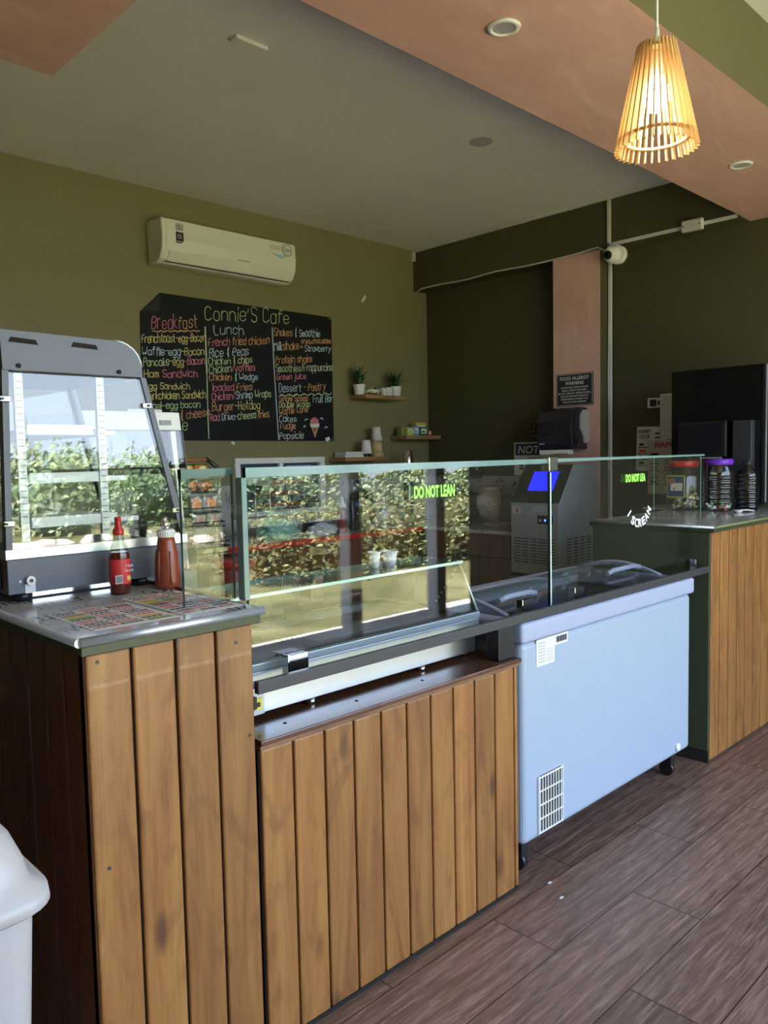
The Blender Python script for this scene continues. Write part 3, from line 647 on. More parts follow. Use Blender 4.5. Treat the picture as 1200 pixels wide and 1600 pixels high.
# second case behind, seen past the sloping post
h2 = thing('display_cabinet', (1.40, 2.95, 1.05), 'white-topped glass cabinet partly hidden behind the food warmer', 'display cabinet')
mb = MB(); mb.prism([(1.16, 1.592), (1.556, 1.592), (1.549, 1.660), (1.16, 1.660)], 'y', 2.70, 3.15, m_whitep, bev=.003); hd = mb.build('header', h2)
mb = MB(); mb.box(1.465, 1.512, 2.695, 2.699, 1.612, 1.630, colm('plate_gray', (.30, .31, .32)), .001); mb.build('brand_plate', hd)
mb = MB(); mb.prism([(1.20, 1.06), (1.61, 1.06), (1.556, 1.590), (1.16, 1.590)], 'y', 2.70, 2.706, m_glass); mb.build('side_glass', h2)
mb = MB(); mb.prism([(1.565, 1.06), (1.572, 1.06), (1.535, 1.590), (1.514, 1.590)], 'y', 2.71, 2.73, m_whitep); mb.build('frame_post', h2)
mb = MB(); mb.prism([(1.604, 1.06), (1.610, 1.06), (1.560, 1.592), (1.555, 1.592)], 'y', 2.698, 3.15, m_black); mb.build('edge_seal', h2)
mb = MB(); mb.box(1.12, 1.60, 2.70, 3.15, .0, 1.058, m_casegray, .004); mb.build('base', h2)
mb = MB(); mb.box(1.36, 1.50, 2.74, 2.90, 1.6605, 1.672, m_paper, .002); tag(mb.build('paper_stack'), 'few white papers lying on the cabinet behind the warmer', 'papers')

# sauce bottles
t = thing('hot_sauce_bottle', (.952, 2.0, 1.126), 'red-labelled glass hot sauce bottle in front of the food warmer', 'bottle')
c = (.952, 2.0, 1.1265)
mb = MB(); mb.lathe(c, [(.025, 0), (.027, .004), (.027, .105), (.025, .118), (.0145, .143), (.012, .16), (.012, .172)], glassmat('bottle_glass', (.70, .72, .68), .06)); bt = mb.build('bottle_glass', t)
mb = MB(); mb.lathe(c, [(.024, .003), (.0255, .006), (.0255, .105), (.022, .113)], m_redsauce); mb.build('sauce', bt)
mb = MB(); mb.lathe(c, [(.0276, .028), (.0278, .030), (.0278, .092), (.0276, .094)], colm('label_red', (.62, .03, .035))); lb = mb.build('bottle_label', t)
mb = MB(); mb.box(.926, .946, 1.972, 1.9735, 1.158, 1.180, m_paper, 0)
for k in range(6): mb.box(.928+k*.003, .9295+k*.003, 1.9712, 1.9722, 1.160, 1.178, m_ink, 0)
mb.text('Hot', (.956, 1.9715, 1.200), (1, 0, 0), (0, 0, 1), .009, m_paper, width=.02); mb.text('Sauce', (.952, 1.9715, 1.188), (1, 0, 0), (0, 0, 1), .008, m_paper, width=.024)
mb.ball((.962, 1.974, 1.170), .008, colm('print_yellow', (.62, .45, .08)), 10, (1, .15, 1)); mb.build('label_print', lb)
mb = MB(); mb.lathe(c, [(.0135, .158), (.0145, .160), (.0145, .172), (.009, .178), (.008, .196), (.0088, .198), (.0088, .206)], m_red); mb.build('cap', t)
c = (1.083, 1.985, 1.1265)
t = thing('squeeze_bottle', c, 'red-brown plastic sauce squeeze bottle with foil-wrapped tip on the tall counter', 'bottle')
mb = MB(); mb.lathe(c, [(.030, 0), (.0335, .006), (.0335, .03), (.031, .075), (.0285, .105), (.024, .132), (.022, .142)], m_ketch)
for k in range(6):
    a = k*math.pi/3+.3; mb.tube([(c[0]+math.cos(a)*r, c[1]+math.sin(a)*r, c[2]+z) for r, z in ((.033, .015), (.0325, .05), (.0305, .08), (.028, .105))], .003, m_ketch, 6)
mb.build('bottle_body', t)
mb = MB(); mb.lathe(c, [(.023, .142), (.0235, .144), (.0235, .160), (.022, .164)], m_whitep)
for k in range(24):
    a = k*math.pi/12; mb.cyl((c[0]+math.cos(a)*.0235, c[1]+math.sin(a)*.0235, c[2]+.146), (c[0]+math.cos(a)*.0235, c[1]+math.sin(a)*.0235, c[2]+.160), .0012, m_whitep, n=6)
mb.build('cap', t)
mb = MB(); b = bmesh.new(); bmesh.ops.create_icosphere(b, subdivisions=3, radius=1)
for v in b.verts:
    k = 1+.28*noise.noise(v.co*3.1); z = v.co.z; rr = .013*(1-.45*max(z, 0)); v.co = Vector((c[0]+v.co.x*rr*k, c[1]+v.co.y*rr*k, c[2]+.180+z*.019))
mb._merge(b, m_chrome, False); mb.build('foil_tip', t)

# ------------------------------------------------------------------ snack rack with chip bags
rk = thing('snack_rack', (2.05, 3.45, 0), 'black wire snack rack behind the left end of the glass guard', 'rack')
tiers = [(1.385, 'orange'), (1.325, 'red'), (1.225, 'white'), (1.155, 'silver'), (1.055, 'striped'), (1.00, 'gold')]
RX0, RX1, RY0, RY1 = 1.80, 2.10, 3.36, 3.60
mb = MB()
for x in (1.93, 1.98): mb.box(x, x+.025, 3.60, 3.625, .01, 1.47, m_black, .003)
mb.build('upright', rk)
mb = MB(); mb.box(1.80, 2.12, 3.45, 3.72, 0, .012, m_black, .003); mb.build('foot_plate', rk)
for z, nm in tiers:
    mb = MB(); x1 = RX1+(1.385-z)*.25
    mb.tube([(RX0, RY0, z-.004), (x1, RY0, z-.004), (x1, RY1, z-.004), (RX0, RY1, z-.004)], .004, m_black, 6, closed=True)
    for k in range(7): xx = RX0+(x1-RX0)*k/6; mb.tube([(xx, RY0, z-.004), (xx, RY1, z-.004)], .002, m_black, 5)
    mb.tube([(RX0, RY0, z+.02), (x1, RY0, z+.02)], .003, m_black, 6); mb.build('wire_shelf', rk)
mb = MB(); mb.tube([(1.80, 3.343, 1.478), (2.05, 3.343, 1.478)], .012, m_ply, 10); mb.tube([(2.05, 3.343, 1.485), (2.115, 3.343, 1.44), (2.115, 3.343, 1.41)], .010, m_black, 8); mb.build('top_bar', rk)
def chipbag(nm, w, h, d, ms):
    bm_ = MB(); b = bmesh.new(); bmesh.ops.create_grid(b, x_segments=8, y_segments=8, size=.5)
    geo = bmesh.ops.extrude_face_region(b, geom=b.faces[:])
    for i, v in enumerate(b.verts): pass
    b.free()
    N = 9; rings = []
    for s_ in (-1, 1):
        g = []
        for j in range(N):
            r_ = []
            for i in range(N):
                u, v = i/(N-1)*2-1, j/(N-1)*2-1
                puff = max(0, (1-u**4)*(1-v**4))**.6; wob = .12*noise.noise(Vector((u*2.3, v*2.3, s_*3+w*40)))
                r_.append(bm_.bm.verts.new((u*w/2*(1-.05*puff), s_*d/2*puff*(1+wob*3), (v+1)*h/2)))
            g.append(r_)
        rings.append(g)
    for si, g in enumerate(rings):
        for j in range(N-1):
            for i in range(N-1):
                q = (g[j][i], g[j][i+1], g[j+1][i+1], g[j+1][i]); f = bm_.bm.faces.new(q if si == 0 else q[::-1]); f.smooth = True
                cc = math.hypot(i-3.5, j-3.5); k = 0 if cc > 2.6 else 1
                if j == N-2: k = 2
                f.material_index = bm_.mi(ms[k])
    bmesh.ops.remove_doubles(bm_.bm, verts=bm_.bm.verts, dist=1e-5)
    return bm_.build(nm)
pal = {'orange': ((.75, .30, .05), (.80, .65, .25), (.10, .45, .16)), 'red': ((.60, .03, .03), (.80, .25, .08), (.75, .55, .12)), 'white': ((.78, .72, .70), (.85, .30, .10), (.7, .55, .6)),
       'silver': ((.60, .55, .50), (.72, .40, .30), (.75, .72, .70)), 'striped': ((.70, .62, .50), (.15, .13, .12), (.6, .12, .08)), 'gold': ((.62, .42, .14), (.75, .62, .30), (.45, .28, .10))}
pw = ['leftmost', 'second from left', 'third from left', 'rightmost']
ordn = ['top', 'second', 'third', 'fourth', 'fifth', 'lowest']
for ti, (z, nm) in enumerate(tiers):
    ms = [colm('bag_%s_%d' % (nm, i), cc, .25) for i, cc in enumerate(pal[nm])]
    x1 = RX1+(1.385-z)*.25
    hh = [.075, .05, .075, .06, .06, .045][ti]
    proto = chipbag('chip_bag', .082, hh, .06, ms)
    for k in range(4):
        o = proto if k == 0 else proto.copy()
        if k: COL.objects.link(o)
        o.location = (x1-.04-(3-k)*.083, RY0+.045, z); o.rotation_euler = (-.12, 0, random.uniform(-.1, .1))
        tag(o, '%s snack bag, %s on the %s tier of the wire rack' % (nm, pw[k], ordn[ti]), 'snack bag', 'snack bags on the wire rack')

# drum and water pack on the floor
c = (2.70, 4.12, 0)
t = thing('drum', c, 'dark red drum standing in front of the back counter', 'drum')
mb = MB(); mb.lathe(c, [(.12, 0), (.13, .02), (.13, .55), (.135, .57), (.13, .59), (.13, .80), (.12, .82)], colm('drum_red', (.28, .04, .03))); mb.build('drum_body', t)
mb = MB(); mb.lathe(c, [(.133, .82), (.136, .825), (.136, .85), (.13, .86)], m_red); mb.build('lid', t)
mb = MB(); mb.lathe(c, [(.1305, .45), (.132, .45), (.132, .53), (.1305, .53)], colm('drum_orange', (.6, .22, .05))); mb.build('band', t)
def waterbottle(c, s=1.0, name='water_bottle', label='', grp=None, horiz=None, cap=None, lab=None):
    t = thing(name, c, label, 'bottle', grp); M = horiz
    P = [(.030, 0), (.033, .006), (.033, .05), (.031, .055), (.033, .06), (.033, .14), (.031, .16), (.022, .19), (.013, .205), (.013, .212)]
    mb = MB(); mb.lathe(c, [(r*s, z*s) for r, z in P], m_clear, mat=M); mb.build('bottle_body', t)
    mb = MB(); mb.lathe(c, [(r*s, z*s) for r, z in ((.0335, .075), (.0338, .077), (.0338, .13), (.0335, .132))], lab or colm('label_blue', (.10, .22, .50)), mat=M); mb.build('bottle_label', t)
    mb = MB(); mb.lathe(c, [(r*s, z*s) for r, z in ((.0145, .203), (.015, .205), (.015, .222), (.014, .224))], cap or m_whitep, mat=M); mb.build('cap', t); return t
Mh = Matrix.Rotation(math.radians(90), 3, 'X')
mb = MB(); mb.box(1.62, 1.94, 3.10, 3.34, .0, .79, m_black, .004); tag(mb.build('crate'), 'dark crate under the lying water bottles by the snack rack', 'crate')
for k in range(4): waterbottle((1.67+k*.072, 3.33, .826), 1.05, label='lying water bottle with white cap, %s below the snack rack' % pw[k], grp='water bottles below the snack rack', horiz=Mh)

# ------------------------------------------------------------------ things on the back counter
Z0 = .911
c = (3.925, 4.50, Z0)
t = thing('squeeze_bottle', c, 'red squeeze bottle with pointed tip on the back counter', 'bottle')
mb = MB(); mb.lathe(c, [(.036, 0), (.038, .005), (.038, .16), (.033, .185)], colm('sauce_red', (.27, .06, .05), .25)); mb.build('bottle_body', t)
mb = MB(); mb.lathe(c, [(.034, .185), (.034, .205), (.018, .225), (.008, .27)], m_whitep); mb.build('cap', t)
for i, (x, y, h, mm, lab) in enumerate(((4.07, 4.55, .27, m_black, 'tall dark sauce bottle left of the cola-brown bottle on the back counter'), (4.135, 4.50, .29, colm('cola_brown', (.05, .016, .01), .1), 'cola-brown bottle with amber neck on the back counter'), (4.225, 4.56, .22, colm('pinkish_brown', (.40, .20, .15)), 'pinkish-brown narrow bottle left of the water bottle'))):
    c = (x, y, Z0); t = thing('bottle', c, lab, 'bottle', 'bottles on the back counter')
    mb = MB(); mb.lathe(c, [(.028, 0), (.031, .01), (.030, .3*h), (.031, .55*h), (.024, .7*h), (.013, .86*h), (.012, .93*h)], mm); mb.build('bottle_body', t)
    mb = MB(); mb.lathe(c, [(.0145, .92*h), (.0145, h), (.013, h+.002)], [m_black, colm('amber', (.4, .14, .03)), m_whitep][i]); mb.build('cap', t)
waterbottle((4.32, 4.46, Z0), 1.12, label='clear water bottle with blue label on the back counter', grp='bottles on the back counter')
c = (4.30, 4.75, Z0)
t = thing('plastic_jug', c, 'upside-down clear funnel-shaped bottle with blue cap behind the water bottle', 'bottle')
mb = MB(); mb.lathe(c, [(.02, .20), (.05, .27), (.06, .34), (.045, .40), (.03, .41)], m_clear); mb.build('bottle_body', t)
mb = MB(); mb.lathe(c, [(.022, .165), (.024, .17), (.024, .20), (.02, .205)], colm('cap_blue', (.03, .08, .35))); mb.build('cap', t)
mb = MB(); mb.lathe(c, [(.035, 0), (.035, .16), (.026, .165)], m_clear); mb.build('stand_tube', t)
c = (4.50, 4.80, Z0)
t = thing('frying_pan', c, 'round black pan leaning on the splashback by the water bottle', 'pan')
Mp = Matrix.Rotation(math.radians(80), 3, 'X')
mb = MB(); mb.lathe((4.50, 4.90, Z0+.145), [(.12, 0), (.145, .03), (.143, .03), (.118, .004)], m_black, mat=Mp); mb.build('pan_body', t)
mb = MB(); mb.tube([(4.50, 4.90, Z0+.28), (4.50, 4.955, Z0+.37)], .012, m_black, 8); mb.build('handle', t)
c = (3.72, 4.62, Z0)
t = thing('blender', c, 'clear blender jug with black lid left of the red squeeze bottle', 'blender')
mb = MB(); mb.lathe(c, [(.07, 0), (.075, .01), (.06, .10), (.05, .105)], m_black); mb.build('motor_base', t)
mb = MB(); mb.lathe(c, [(.045, .105), (.065, .23), (.066, .24)], m_clear); mb.build('jug', t)
mb = MB(); mb.lathe(c, [(.067, .24), (.067, .262), (.03, .265), (.03, .28)], m_black); mb.build('lid', t)
def crumple(name, c, r, m, seed, label, cat, sc=(1, 1, .7)):
    mb = MB(); b = bmesh.new(); bmesh.ops.create_icosphere(b, subdivisions=4, radius=1)
    for v in b.verts:
        d = v.co.normalized(); k = 1+.35*noise.noise(d*2.7+Vector((seed, 0, 0)))+.22*abs(noise.noise(d*6+Vector((0, seed, 0))))
        v.co = Vector((c[0]+d.x*r*k*sc[0], c[1]+d.y*r*k*sc[1], max(c[2], c[2]+r*.6*sc[2]+d.z*r*k*sc[2])))
    mb._merge(b, m, False); return tag(mb.build(name), label, cat)
crumple('plastic_bag', (3.34, 4.52, Z0), .11, plain('bag_green', (.30, .52, .40), .2), 3, 'crumpled pale green plastic bag on the back counter', 'plastic bag', (1.3, .8, .8))
crumple('plastic_bag', (3.68, 4.45, Z0), .09, plain('bag_clear', (.52, .54, .55), .15), 9, 'crumpled translucent plastic bag beside the green one', 'plastic bag', (1.3, .6, .6))
t = thing('dish_rack', (3.42, 4.82, Z0), 'wire rack of dark red trays before the hatch window', 'rack')
mb = MB()
for x in (3.42, 3.74):
    for y in (4.72, 4.90): mb.tube([(x, y, Z0), (x, y, 1.33)], .005, m_steel, 6)
for z in (1.12, 1.20, 1.28): mb.tube([(3.42, 4.72, z), (3.74, 4.72, z), (3.74, 4.90, z), (3.42, 4.90, z)], .004, m_steel, 6, closed=True)
mb.build('wire_frame', t)
for z in (1.125, 1.205, 1.285): mb = MB(); mb.box(3.43, 3.73, 4.73, 4.89, z, z+.03, colm('tray_red', (.25, .03, .04)), .006); mb.build('tray', t)
c = (3.60, 4.60, Z0)
papercup(3.555, 4.66, Z0, .04, .11, m_paper, 'white paper cup standing beside the blender', name='paper_cup')

# side counter: coffee grinder, mug, canister, tray
c = (5.05, 4.22, Z0)
t = thing('coffee_grinder', c, 'black coffee grinder with hopper on the side counter', 'grinder')
mb = MB(); mb.lathe(c, [(.085, 0), (.09, .008), (.088, .20), (.07, .215)], m_black); mb.build('grinder_body', t)
mb = MB(); mb.lathe(c, [(.11, .235), (.115, .245), (.06, .26), (.05, .27)], m_black); mb.build('collar', t)
mb = MB(); mb.lathe(c, [(.055, .27), (.06, .36), (.058, .365)], m_clear); mb.build('hopper', t)
mb = MB(); mb.lathe(c, [(.13, .37), (.135, .385), (.06, .43), (.03, .44)], m_black); mb.build('hopper_lid', t)
t = thing('filter_papers', (5.02, 4.02, Z0), 'white pleated coffee filter leaning beside the black grinder', 'filter')
mb = MB(); N = 40; ringA = []; ringB = []
Mf = Matrix.Rotation(math.radians(68), 3, 'Y') @ Matrix.Identity(3)
def fpt(r, z, k): a = 2*math.pi*k/N; rr = r*(1+.06*(-1)**k*(r > .05)); return Vector((4.98, 3.98, Z0+.116))+Mf @ Vector((rr*math.cos(a), rr*math.sin(a), z))
A = [mb.bm.verts.new(fpt(.05, 0, k)) for k in range(N)]; B = [mb.bm.verts.new(fpt(.115, .05, k)) for k in range(N)]
for k in range(N): f = mb.bm.faces.new((A[k], A[(k+1) % N], B[(k+1) % N], B[k])); f.material_index = mb.mi(m_paper)
mb.bm.faces.new(A).material_index = mb.mi(m_paper); mb.build('filter_cone', t)
c = (5.30, 4.18, Z0)
t = thing('canister', c, 'beige round canister against the leaf-print splashback', 'canister')
mb = MB(); mb.lathe(c, [(.095, 0), (.10, .006), (.10, .26), (.098, .262)], colm('beige', (.50, .45, .34))); mb.build('canister_body', t)
mb = MB(); mb.lathe(c, [(.103, .262), (.104, .265), (.104, .29), (.098, .296)], colm('beige', (.50, .45, .34))); mb.build('lid', t)
c = (4.98, 3.80, Z0)
mb = MB(); mb.lathe(c, [(.11, 0), (.15, .02), (.148, .022), (.10, .006)], colm('beige', (.50, .45, .34))); tag(mb.build('tray'), 'shallow beige tray between the grinder and the ice machine', 'tray')
# sockets
t = thing('socket_strip', (5.44, 4.6, 1.34), 'dark wall socket strip above the splashback', 'socket')
mb = MB(); mb.box(5.425, 5.449, 4.33, 4.80, 1.30, 1.38, m_black, .004); mb.build('back_plate', t)
for y in (4.40, 4.56, 4.72): mb = MB(); mb.box(5.418, 5.425, y-.05, y+.05, 1.31, 1.37, m_rail, .003); mb.box(5.414, 5.419, y-.008, y+.008, 1.345, 1.358, m_whitep, 0); mb.build('socket', t)

# steel cup and shelves
def shelf(x0, x1, z, label):
    mb = MB(); mb.box(x0, x1, 4.80, 4.999, z, z+.032, m_shelf, .003); return tag(mb.build('wall_shelf'), label, 'shelf', 'floating shelves')
shelf(4.473, 4.935, 1.960, 'upper floating wood shelf holding two potted plants')
shelf(4.945, 5.398, 1.622, 'floating wood shelf in the corner holding small tea boxes')
shelf(4.235, 4.725, 1.442, 'lowest floating wood shelf holding paper cups and napkins')
def plant(c, label, seed, spread):
    rnd = random.Random(seed); t = thing('potted_plant', c, label, 'plant', 'potted plants on the upper shelf')
    mb = MB(); mb.lathe(c, [(.036, 0), (.040, .004), (.050, .08), (.052, .085), (.047, .085), (.045, .07)], m_whitep); mb.build('pot', t)
    mb = MB(); mb.lathe(c, [(.044, .068), (.044, .072), (.02, .076)], m_gap, n=16); mb.build('soil', t)
    mb = MB(); gs = [colm('leaf_dark', (.02, .06, .018)), colm('leaf_mid', (.045, .11, .03))]
    for k in range(46):
        a = rnd.uniform(0, 6.28); tilt = rnd.uniform(.05, 1.0)*spread; L = rnd.uniform(.08, .14); w = rnd.uniform(.008, .013)
        d = Vector((math.cos(a), math.sin(a), 0)); side = Vector((-math.sin(a), math.cos(a), 0)); p0 = Vector(c)+Vector((0, 0, .075))+d*rnd.uniform(0, .025)+Vector((0, 0, rnd.uniform(0, .05)))
        pts = []
        for j in range(5):
            s = j/4; ang = tilt*(.5+.7*s); p = p0+d*(L*s*math.sin(ang))+Vector((0, 0, L*s*math.cos(ang))); ww = w*math.sin(math.pi*min(.98, .12+.86*s))
            pts.append((p-side*ww, p+side*ww))
        for (a0, b0), (a1, b1) in zip(pts, pts[1:]): mb.face([a0, b0, b1, a1], gs[k % 2])
    mb.build('leaves', t)
plant((4.487, 4.89, 1.992), 'leafy plant in white pot at the left end of the upper shelf', 3, 1.15)
plant((4.895, 4.87, 1.992), 'leafy plant in white pot at the right end of the upper shelf', 8, 1.3)
c = (4.59, 4.845, 1.992); t = thing('toy_truck', c, 'small cream toy pickup truck on the upper shelf', 'toy truck'); m_truck = colm('toy_cream', (.70, .64, .48), .35)
mb = MB(); x, y, z = c
mb.prism([(x-.06, z+.015), (x+.062, z+.015), (x+.066, z+.03), (x+.06, z+.042), (x+.028, z+.045), (x+.016, z+.068), (x-.012, z+.068), (x-.016, z+.045), (x-.06, z+.042)], 'y', y-.025, y+.025, m_truck, bev=.003); mb.build('truck_body', t)
mb = MB(); mb.prism([(x-.008, z+.048), (x+.022, z+.048), (x+.013, z+.064), (x-.008, z+.064)], 'y', y-.0262, y-.0252, m_dkin); mb.build('window', t)
for dx in (-.036, .040):
    for dy in (-.024, .024): mb = MB(); mb.cyl((x+dx, y+dy-.005, z+.014), (x+dx, y+dy+.005, z+.014), .014, m_black, n=16); mb.cyl((x+dx, y+dy-.0056, z+.014), (x+dx, y+dy+.0056, z+.014), .007, m_whitep, n=12); mb.build('wheel', t)
c = (4.70, 4.835, 1.992); mb = MB(); pts = []
for k in range(10): a = math.pi*k/5+.3; r = .032 if k % 2 == 0 else .012; pts.append((c[0]+r*math.cos(a), c[2]+.026+r*math.sin(a)))
mb.prism(pts, 'y', c[1]-.004, c[1]+.006, colm('starfish_tan', (.55, .40, .28)), bev=.002); tag(mb.build('starfish'), 'tan starfish ornament leaning on the white block', 'ornament')
for i, (x0, x1, h, lab) in enumerate(((4.70, 4.768, .062, 'whitewashed wooden block, left of the pair on the upper shelf'), (4.772, 4.835, .055, 'whitewashed wooden block beside the right plant on the upper shelf'))):
    mb = MB(); mb.box(x0, x1, 4.85, 4.93, 1.992, 1.992+h, m_paper, .003); mb.box(x0-.002, x1+.002, 4.848, 4.932, 1.992+h*.45, 1.992+h*.52, colm('weathered', (.40, .36, .32)), 0); tag(mb.build('wooden_block'), lab, 'ornament', 'white blocks on the upper shelf')
mb = MB(); mb.box(4.772, 4.835, 4.852, 4.928, 2.0475, 2.066, m_paper, .003); tag(mb.build('white_box'), 'white flat box lying on top of the right block', 'box')
# tea boxes
tb = [(4.87, 4.98, 4.86, .085, 'olive_green', (.22, .26, .06), 'olive green tea box at the left end of the corner shelf'), (4.985, 5.07, 4.825, .072, 'lime', (.42, .55, .08), 'small lime green tea box in front on the corner shelf'),
      (5.075, 5.15, 4.835, .085, 'box_blue', (.12, .26, .55), 'blue tea box in the middle of the corner shelf'), (5.155, 5.25, 4.83, .078, 'box_green', (.02, .14, .04), 'dark green tea box right of the blue box'), (5.18, 5.31, 4.90, .12, 'box_yellow', (.70, .48, .06), 'tall yellow tea box at the back of the corner shelf'), (5.255, 5.30, 4.825, .045, 'box_red', (.50, .06, .05), 'tiny red tea box at the right end of the corner shelf')]
for x0, x1, y, h, nm, cc, lab in tb:
    t = thing('tea_box', ((x0+x1)/2, y, 1.654), lab, 'box', 'tea boxes on the corner shelf')
    mb = MB(); x0 = max(x0, 4.952); mb.box(x0, x1, y, y+.06, 1.654, 1.654+h, colm(nm, cc), .002); mb.build('carton', t)
    mb = MB(); mb.box(x0+.012, x1-.012, y-.0012, y, 1.654+h*.25, 1.654+h*.8, colm('print_pale', (.72, .74, .62)), 0); mb.box(x0+.02, x1-.03, y-.002, y-.001, 1.654+h*.35, 1.654+h*.55, colm(nm, cc), 0); mb.build('printed_front', t)
# cups and napkins on the lowest shelf
for k in range(3):
    mb = MB(); mb.box(4.262+k*.004, 4.47-k*.006, 4.83, 4.97, 1.4745+k*.0155, 1.4895+k*.0155, m_paper, .005); tag(mb.build('napkin_pack'), 'white napkin pack, %s of the pile on the lowest shelf' % ['bottom', 'middle', 'topmost'][k], 'napkins', 'napkin packs on the lowest shelf')
t = papercup(4.525, 4.86, 1.502, .048, .115, m_paper, 'white cup upside down on a metal stand beside the napkins', inv=True)
mb = MB(); mb.lathe((4.525, 4.86, 1.4745), [(.03, 0), (.032, .003), (.012, .012), (.012, .027)], m_chrome); tag(mb.build('cup_stand'), 'small metal stand under the upside-down white cup', 'stand')
kraft = colm('kraft_cup', (.52, .38, .19))
for k in range(3):
    t = papercup(4.655, 4.87, 1.4745+k*.016, .058, .105, kraft, 'kraft paper cup upside down, %s of the kraft stack on the lowest shelf' % ['bottom', 'middle', 'top'][k], inv=True, grp='upside-down kraft cups')
mb = MB(); mb.text("'20 oz", (4.66, 4.815, 1.545), (1, .25, 0), (0, 0, 1), .018, m_ink, width=.05); mb.text('20z', (4.66, 4.808, 1.515), (1, .25, 0), (0, 0, 1), .018, m_ink, width=.04); mb.build('writing', t)
for k in range(2):
    t = papercup(4.655, 4.87, 1.6125+k*.014, .046, .10, m_paper, 'white paper cup upside down, %s of the white stack on the kraft cups' % ['lower', 'upper'][k], inv=True, grp='upside-down white cups on the kraft stack')
mb = MB(); mb.text("16oz", (4.655, 4.828, 1.685), (1, .25, 0), (0, 0, 1), .014, m_ink, width=.036); mb.text('12oz', (4.655, 4.824, 1.658), (1, .25, 0), (0, 0, 1), .014, m_ink, width=.036); mb.build('writing', t)
t = thing('steel_cup', (4.86, 4.70, 1.43), 'upturned shiny steel shaker cup on a bottle neck below the corner shelf', 'cup')
mb = MB(); mb.lathe((4.86, 4.70, 1.39), [(.048, 0), (.049, .003), (.036, .13), (.030, .135)], m_chrome); mb.build('cup_body', t)
mb = MB(); mb.lathe((4.86, 4.70, Z0), [(.04, 0), (.042, .01), (.042, .33), (.02, .40), (.015, .475)], m_smoke); mb.build('bottle_under', t)

# ------------------------------------------------------------------ chalkboard menu
cb = thing('chalkboard', (3.43, 4.99, 1.615), "black chalkboard menu headed Connie'S Cafe on the olive wall", 'chalkboard')
mb = MB(); mb.prism([(2.582, 1.618), (4.285, 1.612), (4.289, 2.622), (2.752, 2.626), (2.600, 2.482)], 'y', 4.994, 4.999, m_chalk_bd); mb.build('board', cb)
mb = MB(); mb.face([(2.600, 4.992, 2.482), (2.752, 4.992, 2.626), (2.735, 4.978, 2.50)], m_black); mb.face([(2.600, 4.9935, 2.482), (2.735, 4.979, 2.50), (2.752, 4.9935, 2.626)], m_black); mb.build('folded_corner', cb)['label'] = 'black corner flap folded forward'
mb = MB()
for x, z, w_, h_ in ((4.275, 2.612, .02, .015), (4.278, 1.622, .02, .018)):
    for k in range(5): mb.box(x-.02+k*.007, x-.014+k*.007, 4.991, 4.994, z-.012+.006*(k % 2), z+.006+.006*(k % 3), colm('green_foil', (.02, .12, .06)), 0)
mb.build('corner_sticker', cb)
GLY = {'a': '4;43 34 14 03 01 10 30 41/44 40', 'b': '4;06 00/03 14 34 43 41 30 10 01', 'c': '4;43 34 14 03 01 10 30 41', 'd': '4;46 40/43 34 14 03 01 10 30 41', 'e': '4;02 42 43 34 14 03 01 10 30 41',
 'f': '3;35 26 15 10/04 34', 'g': '4;43 34 14 03 01 10 30 41/44 4a 3b 1b 0a', 'h': '4;06 00/03 14 34 43 40', 'i': '0;04 00/06 05', 'j': '2;24 2a 1b 0b/26 25', 'k': '3;06 00/34 02 30', 'l': '0;06 00',
 'm': '4;04 00/03 14 23 20/23 34 43 40', 'n': '4;04 00/03 14 34 43 40', 'o': '4;14 03 01 10 30 41 43 34 14', 'p': '4;04 0b/03 14 34 43 41 30 10 01', 'r': '3;04 00/03 14 34', 's': '4;43 34 14 03 12 32 41 30 10 01',
 't': '3;16 11 20 30/04 34', 'u': '4;04 01 10 30 41/44 40', 'v': '4;04 20 44', 'w': '4;04 10 22 30 44', 'x': '4;04 40/00 44', 'y': '4;04 20/44 0b', 'z': '4;04 44 00 40',
 'B': '4;00 06 36 45 44 33 03/33 42 41 30 00', 'C': '4;45 36 16 05 01 10 30 41', 'D': '4;00 06 26 45 41 20 00', 'F': '4;00 06 46/03 33', 'G': '4;45 36 16 05 01 10 30 41 43 23', 'H': '4;00 06/46 40/03 43', 'J': '4;46 41 30 10 01',
 'L': '4;06 00 40', 'M': '5;00 06 23 46 50', 'P': '4;00 06 36 45 44 33 03', 'R': '4;00 06 36 45 44 33 03/23 40', 'S': '4;45 36 16 05 04 13 33 42 41 30 10 01', 'W': '6;06 10 33 50 66', "'": '1;16 04', '-': '3;03 33', '/': '3;00 36',
 ',': '1;11 0a', '&': '3;36 15 14 23 12 11 30/2a 27', '>': '6;02 52/43 52 41'}
HX = {'a': -1, 'b': -2}
CH = {k: plain('chalk_'+k, c, .9, var=.45) for k, c in {'g': (.50, .62, .34), 'y': (.66, .58, .22), 'k': (.66, .20, .28), 'o': (.68, .35, .16), 'b': (.50, .62, .74), 'w': (.66, .68, .62)}.items()}
def stroke(mb, pts, m, hw=.0027, y=4.9935):
    for (xa, za), (xb, zb) in zip(pts, pts[1:]):
        d = Vector((xb-xa, zb-za)); 
        if d.length < 1e-6: continue
        d.normalize(); n = Vector((-d.y, d.x))*hw*random.uniform(.75, 1.15); e = d*hw*.5
        mb.face([(xa-e.x-n.x, y, za-e.y-n.y), (xb+e.x-n.x, y, zb+e.y-n.y), (xb+e.x+n.x, y, zb+e.y+n.y), (xa-e.x+n.x, y, za-e.y+n.y)], m)
        y -= .000012
